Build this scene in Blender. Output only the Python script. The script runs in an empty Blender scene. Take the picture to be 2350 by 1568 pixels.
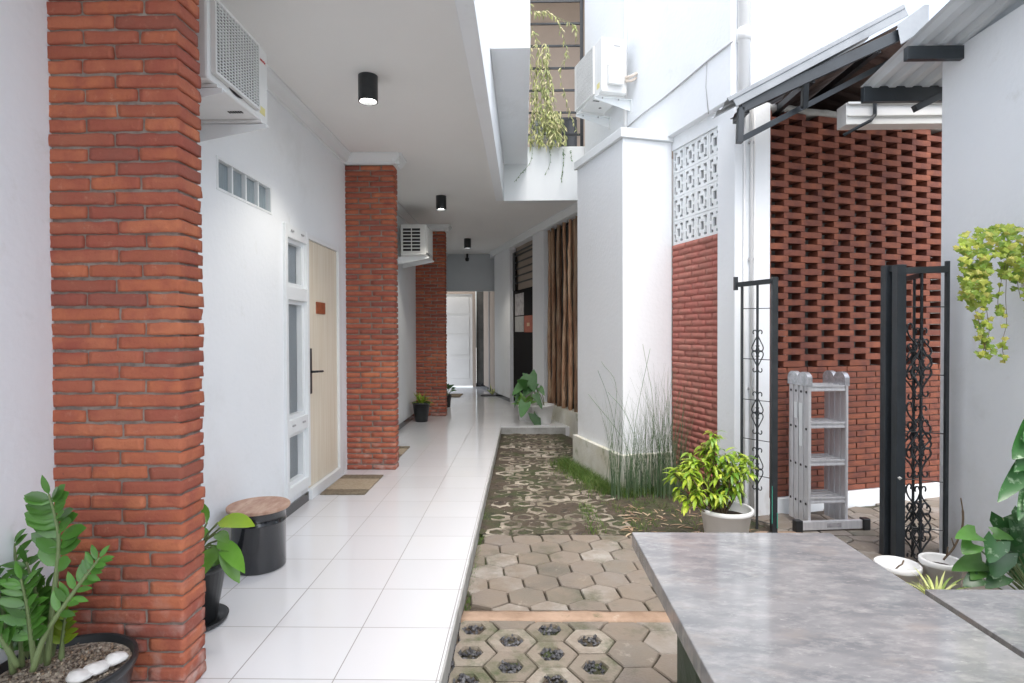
import bpy, math, random
from mathutils import Vector, Matrix, noise
random.seed(7)
rnd = random.random
def U(a, b): return a + (b - a) * random.random()
V = Vector
SC = bpy.context.scene
COL = SC.collection
PI = math.pi

# ------------------------------------------------------------------ camera
FPX = 1335.0            # focal length in pixels of a 2350 px wide picture
H = 1.344
cam = bpy.data.cameras.new("camera"); camo = bpy.data.objects.new("camera", cam); COL.objects.link(camo)
cam.sensor_width = 36.0; cam.lens = 36.0 * FPX / 2350.0
cam.clip_start = 0.05; cam.clip_end = 500
CR = (Matrix.Rotation(math.radians(1.116), 4, 'Z') @ Matrix.Rotation(math.radians(90 - 0.815), 4, 'X')
      @ Matrix.Rotation(math.radians(-0.2), 4, 'Z'))
camo.matrix_world = Matrix.Translation((0, 0, H)) @ CR
SC.camera = camo

# ------------------------------------------------------------------ world, sun, exposure
w = bpy.data.worlds.new("World"); SC.world = w; w.use_nodes = True
nt = w.node_tree; nt.nodes.clear()
sky = nt.nodes.new('ShaderNodeTexSky'); sky.sky_type = 'NISHITA'; sky.sun_disc = False
SUN_EL, SUN_AZ = math.radians(62), math.radians(165)      # azimuth clockwise from +Y
sky.sun_elevation = SUN_EL; sky.sun_rotation = SUN_AZ
sky.air_density = 1.0; sky.dust_density = 3.0; sky.ozone_density = 1.0
hs = nt.nodes.new('ShaderNodeHueSaturation'); hs.inputs['Saturation'].default_value = 0.50
bg = nt.nodes.new('ShaderNodeBackground'); bg.inputs[1].default_value = 0.15
wo = nt.nodes.new('ShaderNodeOutputWorld')
nt.links.new(sky.outputs[0], hs.inputs['Color']); nt.links.new(hs.outputs[0], bg.inputs[0]); nt.links.new(bg.outputs[0], wo.inputs[0])
sl = bpy.data.lights.new("sun", 'SUN'); sl.energy = 0.5; sl.angle = math.radians(35); sl.color = (1.0, 0.97, 0.93)
so = bpy.data.objects.new("sun", sl); COL.objects.link(so)
sd = V((math.sin(SUN_AZ) * math.cos(SUN_EL), math.cos(SUN_AZ) * math.cos(SUN_EL), math.sin(SUN_EL)))
so.rotation_euler = sd.to_track_quat('Z', 'Y').to_euler()
SC.view_settings.view_transform = 'Standard'; SC.view_settings.look = 'None'
SC.view_settings.exposure = 1.66; SC.view_settings.gamma = 1.0
SC.render.engine = 'CYCLES'
SC.cycles.max_bounces = 10; SC.cycles.diffuse_bounces = 7; SC.cycles.glossy_bounces = 4

# a ray through a point of the photograph (2350 px wide), met with a world plane of known depth / side / height
def ray(px, py):
    return (CR.to_3x3() @ V(((px - 1175) / FPX, (784 - py) / FPX, -1.0)))
def at(px, py, X=None, Y=None, Z=None):
    d = ray(px, py); o = V((0, 0, H))
    if X is not None: t = (X - o.x) / d.x
    elif Y is not None: t = (Y - o.y) / d.y
    else: t = (Z - o.z) / d.z
    return o + d * t

# ------------------------------------------------------------------ materials
MATS = {}
def mat(name, col, rough=0.6, col2=None, nscale=3.0, nlo=0.35, nhi=0.65, bump=0.0, bscale=40.0, metal=0.0,
        island=0.0, island_cols=None, spec=0.5, transl=0.0, ndetail=6.0, stretch=None, spots=None, coat=0.0,
        rough_var=0.0, objrand=0.0, emit=None, estr=0.0, bdist=0.01):
    m = bpy.data.materials.new(name); m.use_nodes = True; t = m.node_tree; n = t.nodes; L = t.links
    b = n['Principled BSDF']
    b.inputs['Roughness'].default_value = rough; b.inputs['Metallic'].default_value = metal
    b.inputs['Specular IOR Level'].default_value = spec
    b.inputs['Coat Weight'].default_value = coat; b.inputs['Coat Roughness'].default_value = 0.08
    co = n.new('ShaderNodeTexCoord'); src = co.outputs['Object']
    if stretch:
        mp = n.new('ShaderNodeMapping'); mp.inputs['Scale'].default_value = stretch[:3]
        if len(stretch) > 3: mp.inputs['Rotation'].default_value = (0, 0, stretch[3])
        L.new(src, mp.inputs['Vector']); src = mp.outputs[0]
    cur = None
    rgb = n.new('ShaderNodeRGB'); rgb.outputs[0].default_value = (*col, 1); cur = rgb.outputs[0]
    if island_cols:
        g = n.new('ShaderNodeNewGeometry'); cr = n.new('ShaderNodeValToRGB'); cr.color_ramp.interpolation = 'LINEAR'
        el = cr.color_ramp.elements
        while len(el) < len(island_cols): el.new(0.5)
        for i, c in enumerate(island_cols):
            el[i].position = i / (len(island_cols) - 1); el[i].color = (*c, 1)
        L.new(g.outputs['Random Per Island'], cr.inputs[0]); cur = cr.outputs[0]
    if col2:
        nz = n.new('ShaderNodeTexNoise'); nz.inputs['Scale'].default_value = nscale; nz.inputs['Detail'].default_value = ndetail
        nz.inputs['Roughness'].default_value = 0.6
        L.new(src, nz.inputs['Vector'])
        mr = n.new('ShaderNodeMapRange'); mr.inputs[1].default_value = nlo; mr.inputs[2].default_value = nhi
        L.new(nz.outputs[0], mr.inputs[0])
        mx = n.new('ShaderNodeMix'); mx.data_type = 'RGBA'; L.new(mr.outputs[0], mx.inputs[0]); L.new(cur, mx.inputs[6])
        mx.inputs[7].default_value = (*col2, 1); cur = mx.outputs[2]
        if rough_var:
            m2 = n.new('ShaderNodeMapRange'); m2.inputs[3].default_value = max(0.02, rough - rough_var); m2.inputs[4].default_value = rough + rough_var
            L.new(mr.outputs[0], m2.inputs[0]); L.new(m2.outputs[0], b.inputs['Roughness'])
    if spots:    # (colour, scale, lo, hi)
        for sc_, s_s, lo, hi in spots:
            nz = n.new('ShaderNodeTexNoise'); nz.inputs['Scale'].default_value = s_s; nz.inputs['Detail'].default_value = 8
            nz.inputs['Roughness'].default_value = 0.7
            L.new(src, nz.inputs['Vector'])
            mr = n.new('ShaderNodeMapRange'); mr.inputs[1].default_value = lo; mr.inputs[2].default_value = hi
            L.new(nz.outputs[0], mr.inputs[0])
            mx = n.new('ShaderNodeMix'); mx.data_type = 'RGBA'; L.new(mr.outputs[0], mx.inputs[0]); L.new(cur, mx.inputs[6])
            mx.inputs[7].default_value = (*sc_, 1); cur = mx.outputs[2]
    if objrand:
        g = n.new('ShaderNodeObjectInfo'); mr = n.new('ShaderNodeMapRange')
        mr.inputs[3].default_value = 1 - objrand; mr.inputs[4].default_value = 1 + objrand
        L.new(g.outputs['Random'], mr.inputs[0])
        h2 = n.new('ShaderNodeHueSaturation'); L.new(mr.outputs[0], h2.inputs['Value']); L.new(cur, h2.inputs['Color']); cur = h2.outputs[0]
    if island:
        g = n.new('ShaderNodeNewGeometry'); mr = n.new('ShaderNodeMapRange')
        mr.inputs[3].default_value = 1 - island; mr.inputs[4].default_value = 1 + island
        L.new(g.outputs['Random Per Island'], mr.inputs[0])
        h2 = n.new('ShaderNodeHueSaturation'); L.new(mr.outputs[0], h2.inputs['Value']); L.new(cur, h2.inputs['Color']); cur = h2.outputs[0]
    L.new(cur, b.inputs['Base Color'])
    if bump:
        nz = n.new('ShaderNodeTexNoise'); nz.inputs['Scale'].default_value = bscale; nz.inputs['Detail'].default_value = 5
        L.new(co.outputs['Object'] if not stretch else src, nz.inputs['Vector'])
        bp = n.new('ShaderNodeBump'); bp.inputs['Strength'].default_value = bump; bp.inputs['Distance'].default_value = bdist
        L.new(nz.outputs[0], bp.inputs['Height']); L.new(bp.outputs[0], b.inputs['Normal'])
    if transl:
        tr = n.new('ShaderNodeBsdfTranslucent'); L.new(cur, tr.inputs[0]); ms = n.new('ShaderNodeMixShader')
        ms.inputs[0].default_value = transl; L.new(b.outputs[0], ms.inputs[1]); L.new(tr.outputs[0], ms.inputs[2])
        L.new(ms.outputs[0], n['Material Output'].inputs[0])
    if emit:
        b.inputs['Emission Color'].default_value = (*emit, 1); b.inputs['Emission Strength'].default_value = estr
    MATS[name] = m
    return m

plaster = mat('white_plaster', (.84, .865, .885), .75, (.81, .84, .865), 1.1, bump=.22, bscale=28, spots=[((.68, .70, .70), .8, .56, .85), ((.72, .74, .73), 5, .62, .80)])
plaster_ceiling = mat('ceiling_paint', (.84, .84, .825), .8, (.81, .81, .795), .8, bump=.08, bscale=60)
trim = mat('white_gloss_paint', (.80, .83, .84), .35, (.77, .80, .81), 2.0, bump=.05)
brick_m = mat('red_brick', (.4, .1, .06), .85, (.33, .085, .055), 9, .4, .7, bump=.7, bscale=90,
              island_cols=[(.42, .125, .062), (.50, .155, .072), (.35, .10, .06), (.45, .14, .075), (.54, .18, .085), (.27, .085, .062), (.42, .125, .058)],
              spots=[((.16, .06, .05), 38, .64, .74), ((.56, .25, .16), 22, .60, .8), ((.40, .33, .28), 17, .67, .78)], bdist=.004)
mortar_m = mat('mortar', (.36, .32, .28), .95, (.20, .17, .15), 14, bump=.6, bscale=120)
brick_in = mat('shaded_red_brick', (.4, .1, .06), .85, (.13, .042, .03), 7, bump=.6, bscale=70,  # shade under the canopies is put into this darker brick colour
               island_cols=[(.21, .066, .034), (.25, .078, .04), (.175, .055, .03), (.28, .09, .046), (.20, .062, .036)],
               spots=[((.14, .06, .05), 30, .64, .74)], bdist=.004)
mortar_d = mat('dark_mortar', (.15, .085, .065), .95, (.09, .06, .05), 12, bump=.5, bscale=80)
painted_brick = mat('faded_brick', (.5, .2, .16), .85, (.44, .15, .12), 5, bump=.6, bscale=70,
               island_cols=[(.38, .16, .12), (.44, .19, .145), (.34, .135, .105), (.47, .22, .17)],
               spots=[((.62, .35, .30), 16, .6, .75), ((.20, .10, .09), 22, .66, .76)], bdist=.004)
concrete = mat('polished_concrete', (.25, .25, .255), .08, (.17, .175, .185), 6.0, .38, .66, bump=.02, bscale=60, stretch=(1.0, 2.2, 1, .8),
               spots=[((.35, .345, .34), 14, .48, .74), ((.29, .26, .24), 5.0, .54, .80), ((.14, .145, .15), 17, .60, .80), ((.46, .45, .44), 34, .60, .78), ((.10, .10, .10), 70, .68, .76)], rough_var=.035, spec=.8)
concrete_side = mat('rough_concrete', (.27, .28, .29), .6, (.17, .18, .19), 9, bump=.5, bscale=50)
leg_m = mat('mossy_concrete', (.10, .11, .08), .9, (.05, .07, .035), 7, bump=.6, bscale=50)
black_metal = mat('black_metal', (.018, .022, .025), .35, (.03, .034, .038), 12, bump=.05)
dark_steel = mat('dark_steel', (.030, .038, .045), .42, (.02, .025, .03), 6, bump=.1)
black_plastic = mat('black_plastic', (.018, .02, .022), .32, (.03, .032, .034), 6)
black_gloss = mat('black_gloss_paint', (.012, .014, .018), .16, (.02, .022, .026), 5, coat=.6)
white_plastic = mat('white_plastic', (.80, .80, .79), .4, (.74, .74, .73), 4)
ac_white = mat('appliance_white', (.74, .75, .74), .38, (.70, .71, .70), 3)
dark_in = mat('dark_inside', (.02, .02, .022), .7)
grille_dark = mat('condenser_fins', (.16, .17, .17), .5, (.10, .11, .11), 60)
soil = mat('soil', (.07, .045, .03), .95, (.03, .022, .016), 60, bump=1, bscale=120)
perlite = mat('perlite_soil', (.55, .45, .32), .9, (.06, .04, .03), 60, bump=1, bscale=90, island_cols=[(.62, .5, .36), (.3, .2, .12), (.7, .62, .5), (.12, .08, .05)])
paver_m = mat('concrete_paver', (.32, .26, .2), .7, (.22, .18, .14), 5, bump=.35, bscale=90,
              island_cols=[(.225, .195, .165), (.19, .16, .135), (.37, .345, .31), (.14, .125, .10), (.23, .195, .165), (.105, .105, .075), (.205, .175, .15), (.33, .30, .265), (.18, .155, .13)],
              spots=[((.10, .10, .06), 3.6, .54, .72), ((.46, .42, .36), 6, .62, .8)], rough_var=.12)
paver_h = mat('hollow_paver', (.4, .34, .28), .75, (.24, .20, .16), 7, bump=.4, bscale=90,
              island_cols=[(.32, .28, .23), (.22, .19, .14), (.42, .38, .32), (.16, .14, .10), (.28, .245, .195)],
              spots=[((.09, .10, .05), 5.5, .50, .68)], rough_var=.1)
paver_ms = mat('mossy_paver', (.3, .26, .2), .85, (.12, .10, .075), 5, .40, .62, bump=.6, bscale=60,
              island_cols=[(.38, .33, .27), (.27, .23, .18), (.46, .41, .34), (.20, .17, .12), (.33, .29, .23)],
              spots=[((.06, .07, .03), 7, .52, .66), ((.50, .46, .40), 22, .62, .75)])
moss_m = mat('moss_soil', (.070, .052, .036), .85, (.045, .058, .020), 3.6, .46, .62, bump=1, bscale=70,
             spots=[((.14, .11, .085), 26, .56, .7), ((.022, .018, .015), 11, .52, .68), ((.08, .12, .03), 8, .64, .74)])
ground_m = mat('pale_bounce_yard', (.36, .34, .31), .9, (.26, .25, .22), 4, bump=.8, bscale=40)  # yard tone made pale as an added reflector for the covered walkway
gravel_m = mat('dark_gravel', (.06, .06, .065), .5, island_cols=[(.035, .035, .04), (.09, .09, .095), (.05, .05, .055), (.16, .16, .165)])
beam_m = mat('orange_kerb', (.40, .28, .20), .8, (.27, .18, .12), 6, bump=.5, bscale=60, spots=[((.16, .14, .08), 9, .6, .72), ((.62, .54, .44), 5, .62, .8)])
side_m = mat('kerb_side', (.42, .42, .41), .8, (.3, .3, .28), 7, bump=.3, bscale=60)
wood_top = mat('pinkish_wood', (.36, .20, .14), .55, (.52, .36, .27), 7, .35, .65, bump=.2, bscale=60, stretch=(3.5, 1, 1, .5), spots=[((.22, .11, .08), 12, .6, .75)])
door_m = mat('cream_wood', (.80, .74, .62), .5, (.71, .63, .49), 3.5, stretch=(9, 9, .35), bump=.03)
log_m = mat('branch_bark', (.36, .18, .10), .8, (.60, .42, .28), 5, .4, .62, bump=.8, bscale=40, stretch=(3, 3, .4), objrand=.45,
            spots=[((.08, .045, .03), 9, .6, .72)])
sign_m = mat('orange_sign', (.36, .10, .04), .5, (.24, .07, .03), 28)
glass_dark = mat('window_glass', (.05, .055, .06), .06, (.08, .085, .09), 1.5, spec=.8)
glass_block = mat('louvre_glass', (.27, .33, .36), .25, (.21, .26, .29), 12, stretch=(1, 12, 1), spec=.7)
curtain = mat('curtain', (.50, .53, .56), .8, (.30, .32, .35), 1.0, stretch=(1, 26, .1))
beige = mat('beige_wall', (.46, .38, .32), .8, (.42, .35, .29), 2, bump=.1)
grey_room = mat('grey_wall', (.32, .31, .30), .85, (.27, .26, .25), 2, bump=.1)
concrete_dk = mat('dark_concrete_and_shade', (.13, .125, .115), .8, (.08, .078, .07), 4, bump=.3)  # real concrete at the end wall; painted shade inside the rooms
metal_sheet = mat('corrugated_metal', (.44, .47, .49), .38, (.36, .39, .41), 2.5, metal=.25, bump=.06)
zinc = mat('zinc_flashing', (.30, .32, .34), .5, (.24, .26, .28), 5, bump=.05)
brown_sheet = mat('brown_sheet', (.16, .11, .095), .6, (.11, .08, .07), 3, stretch=(.6, 6, 6), metal=.1)
alu = mat('aluminium', (.66, .66, .67), .38, (.56, .56, .58), 8, metal=.45, stretch=(5, 5, .4), bump=.05)
pvc = mat('white_pipe', (.80, .80, .80), .35, (.75, .75, .74), 3)
cable_m = mat('grey_cable', (.42, .42, .43), .6)
mat_rug = mat('coir_mat', (.50, .41, .30), .95, (.40, .32, .22), 50, bump=.8, bscale=200)
mat_rug_d = mat('coir_band', (.17, .135, .09), .95, (.28, .23, .16), 45, bump=.8, bscale=200)
stone_white = mat('white_stone', (.78, .77, .74), .6, (.68, .66, .62), 12, bump=.4)
teal = mat('teal_tape', (.05, .38, .28), .5)
leaf_zz = mat('zz_leaf', (.07, .20, .03), .28, (.11, .28, .045), 6, island=.35, transl=.2, spec=.6)
leaf_zy = mat('yellow_leaf', (.34, .42, .03), .4, (.20, .36, .03), 9, island=.2, transl=.3)
stem_g = mat('green_stem', (.20, .26, .11), .5, (.15, .20, .08), 9)
stem_b = mat('woody_stem', (.16, .11, .07), .8, (.10, .07, .045), 9)
leaf_lime = mat('lime_leaf', (.24, .42, .03), .4, island=.3, transl=.3, island_cols=[(.26, .44, .04), (.52, .62, .06), (.14, .30, .03), (.42, .58, .04), (.10, .24, .03), (.60, .66, .10)])
leaf_br = mat('broad_leaf', (.12, .30, .035), .3, (.17, .37, .06), 8, island=.25, transl=.25, spec=.6)
leaf_mid = mat('mid_leaf', (.07, .19, .035), .32, (.10, .24, .05), 8, island=.3, transl=.15, spec=.6)
leaf_bright = mat('bright_leaf', (.36, .52, .03), .35, (.26, .45, .04), 8, island=.1, transl=.3)
leaf_dark = mat('dark_leaf', (.03, .12, .02), .45, (.055, .17, .035), 8, island=.3, transl=.15, spec=.6)
leaf_var = mat('variegated_leaf', (.035, .13, .03), .32, (.30, .42, .26), 26, .56, .66, island=.25, transl=.15, spec=.6)
leaf_iv = mat('ivy_leaf', (.24, .36, .03), .45, island=.2, transl=.3, island_cols=[(.22, .36, .03), (.40, .48, .06), (.14, .27, .03), (.50, .45, .10), (.30, .42, .04)])
leaf_pale = mat('pale_leaf', (.42, .45, .16), .5, island=.2, transl=.3, island_cols=[(.30, .36, .12), (.58, .56, .26), (.22, .30, .09), (.66, .60, .36), (.40, .46, .14)])
leaf_sp = mat('spider_leaf', (.55, .60, .25), .45, island=.2, transl=.25, island_cols=[(.25, .38, .08), (.62, .62, .30), (.45, .52, .16)])
grass_m = mat('grass_blade', (.06, .15, .025), .55, island=.3, transl=.25, island_cols=[(.05, .12, .02), (.10, .20, .035), (.16, .20, .05), (.07, .16, .03)])
reed_m = mat('reed_blade', (.14, .20, .13), .55, island=.3, transl=.15, island_cols=[(.09, .17, .09), (.14, .23, .12), (.20, .26, .15), (.06, .15, .06)])
litter_m = mat('dry_litter', (.35, .24, .14), .9, island_cols=[(.42, .30, .19), (.22, .13, .08), (.50, .40, .28), (.30, .16, .09)])
red_ink = mat('red_ink', (.55, .03, .03), .5)
yellow_lbl = mat('yellow_label', (.72, .66, .28), .5)
paper = mat('paper', (.42, .41, .42), .6, (.22, .21, .22), 12)
paper2 = mat('grey_paper', (.38, .38, .37), .6, (.30, .30, .30), 12)
paper_o = mat('orange_paper', (.40, .12, .07), .6, (.32, .09, .06), 14)
lamp_glow = mat('lamp_glow', (1, 1, 1), .5, emit=(1, .97, .9), estr=9)
dirty_plaster = mat('stained_plaster', (.73, .73, .68), .8, (.62, .60, .50), 4, bump=.4, bscale=40, spots=[((.28, .30, .17), 5, .56, .74)])

# glazed floor tiles with grout lines and a slight tone change from tile to tile
def tile_material():
    m = bpy.data.materials.new('glazed_tile'); m.use_nodes = True; t = m.node_tree; n = t.nodes; L = t.links; b = n['Principled BSDF']
    co = n.new('ShaderNodeTexCoord'); sp = n.new('ShaderNodeSeparateXYZ'); L.new(co.outputs['Object'], sp.inputs[0])
    def M(op, a, bb=None):
        k = n.new('ShaderNodeMath'); k.operation = op
        for i, x in enumerate((a, bb)):
            if x is None: continue
            if isinstance(x, (int, float)): k.inputs[i].default_value = x
            else: L.new(x, k.inputs[i])
        return k.outputs[0]
    us = []; fl = []
    for ax, o in ((0, 0.341), (1, -0.23)):
        q = M('DIVIDE', M('ADD', sp.outputs[ax], o + 40.0), 0.4)
        fr = M('FRACT', q); fl.append(M('FLOOR', q))
        us.append(M('ABSOLUTE', M('SUBTRACT', fr, 0.5)))
    mxx = M('MAXIMUM', us[0], us[1])
    mask = n.new('ShaderNodeMapRange'); mask.inputs[1].default_value = 0.4935; mask.inputs[2].default_value = 0.4955
    L.new(mxx, mask.inputs[0])
    cb = n.new('ShaderNodeCombineXYZ'); L.new(fl[0], cb.inputs[0]); L.new(fl[1], cb.inputs[1])
    wn = n.new('ShaderNodeTexWhiteNoise'); L.new(cb.outputs[0], wn.inputs[0])
    mr = n.new('ShaderNodeMapRange'); mr.inputs[3].default_value = .955; mr.inputs[4].default_value = 1.0; L.new(wn.outputs[0], mr.inputs[0])
    c1 = n.new('ShaderNodeHueSaturation'); c1.inputs['Color'].default_value = (.70, .705, .72, 1); L.new(mr.outputs[0], c1.inputs['Value'])
    nz = n.new('ShaderNodeTexNoise'); nz.inputs['Scale'].default_value = 2.2; nz.inputs['Detail'].default_value = 8; L.new(co.outputs['Object'], nz.inputs[0])
    dm = n.new('ShaderNodeMapRange'); dm.inputs[1].default_value = .55; dm.inputs[2].default_value = .8; dm.inputs[4].default_value = .5; L.new(nz.outputs[0], dm.inputs[0])
    m0 = n.new('ShaderNodeMix'); m0.data_type = 'RGBA'; L.new(dm.outputs[0], m0.inputs[0]); L.new(c1.outputs[0], m0.inputs[6]); m0.inputs[7].default_value = (.70, .69, .67, 1)
    mx = n.new('ShaderNodeMix'); mx.data_type = 'RGBA'; L.new(mask.outputs[0], mx.inputs[0]); L.new(m0.outputs[2], mx.inputs[6]); mx.inputs[7].default_value = (.30, .29, .28, 1)
    L.new(mx.outputs[2], b.inputs['Base Color'])
    ro = n.new('ShaderNodeMapRange'); ro.inputs[3].default_value = .10; ro.inputs[4].default_value = .8; L.new(mask.outputs[0], ro.inputs[0])
    ra = M('ADD', ro.outputs[0], M('MULTIPLY', dm.outputs[0], .2)); L.new(ra, b.inputs['Roughness'])
    bp = n.new('ShaderNodeBump'); bp.inputs['Strength'].default_value = .4; bp.inputs['Distance'].default_value = .003
    iv = M('SUBTRACT', 1.0, mask.outputs[0]); n2 = n.new('ShaderNodeTexNoise'); n2.inputs['Scale'].default_value = 3.0; L.new(co.outputs['Object'], n2.inputs[0])
    L.new(M('ADD', iv, M('MULTIPLY', n2.outputs[0], .25)), bp.inputs['Height']); L.new(bp.outputs[0], b.inputs['Normal'])
    return m
tile_m = tile_material()

# white salt bloom low down on the brickwork near the camera (a stain with a shape of its own)
def add_bloom(m):
    t = m.node_tree; n = t.nodes; L = t.links; b = n['Principled BSDF']
    src = b.inputs['Base Color'].links[0].from_socket
    co = n.new('ShaderNodeTexCoord'); sp = n.new('ShaderNodeSeparateXYZ'); L.new(co.outputs['Object'], sp.inputs[0])
    mz = n.new('ShaderNodeMapRange'); mz.inputs[1].default_value = .50; mz.inputs[2].default_value = .05; L.new(sp.outputs[2], mz.inputs[0])
    nz = n.new('ShaderNodeTexNoise'); nz.inputs['Scale'].default_value = 13; nz.inputs['Detail'].default_value = 9; L.new(co.outputs['Object'], nz.inputs[0])
    mr = n.new('ShaderNodeMapRange'); mr.inputs[1].default_value = .48; mr.inputs[2].default_value = .75; mr.inputs[4].default_value = .75; L.new(nz.outputs[0], mr.inputs[0])
    mu = n.new('ShaderNodeMath'); mu.operation = 'MULTIPLY'; L.new(mz.outputs[0], mu.inputs[0]); L.new(mr.outputs[0], mu.inputs[1])
    mx = n.new('ShaderNodeMix'); mx.data_type = 'RGBA'; L.new(mu.outputs[0], mx.inputs[0]); L.new(src, mx.inputs[6]); mx.inputs[7].default_value = (.58, .45, .40, 1)
    L.new(mx.outputs[2], b.inputs['Base Color'])
add_bloom(brick_m)
# rain splash and scuffs along the foot of the plastered walls
def add_splash(m, top=.34):
    t = m.node_tree; n = t.nodes; L = t.links; b = n['Principled BSDF']
    src = b.inputs['Base Color'].links[0].from_socket
    co = n.new('ShaderNodeTexCoord'); sp = n.new('ShaderNodeSeparateXYZ'); L.new(co.outputs['Object'], sp.inputs[0])
    mz = n.new('ShaderNodeMapRange'); mz.inputs[1].default_value = top; mz.inputs[2].default_value = -.08; L.new(sp.outputs[2], mz.inputs[0])
    mp = n.new('ShaderNodeMapping'); mp.inputs['Scale'].default_value = (7, 7, 3); L.new(co.outputs['Object'], mp.inputs[0])
    nz = n.new('ShaderNodeTexNoise'); nz.inputs['Scale'].default_value = 1.6; nz.inputs['Detail'].default_value = 9; L.new(mp.outputs[0], nz.inputs[0])
    mr = n.new('ShaderNodeMapRange'); mr.inputs[1].default_value = .42; mr.inputs[2].default_value = .72; mr.inputs[4].default_value = .8; L.new(nz.outputs[0], mr.inputs[0])
    mu = n.new('ShaderNodeMath'); mu.operation = 'MULTIPLY'; L.new(mz.outputs[0], mu.inputs[0]); L.new(mr.outputs[0], mu.inputs[1])
    mx = n.new('ShaderNodeMix'); mx.data_type = 'RGBA'; L.new(mu.outputs[0], mx.inputs[0]); L.new(src, mx.inputs[6]); mx.inputs[7].default_value = (.50, .48, .42, 1)
    L.new(mx.outputs[2], b.inputs['Base Color'])
add_splash(plaster); add_splash(dirty_plaster, .2)

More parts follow.
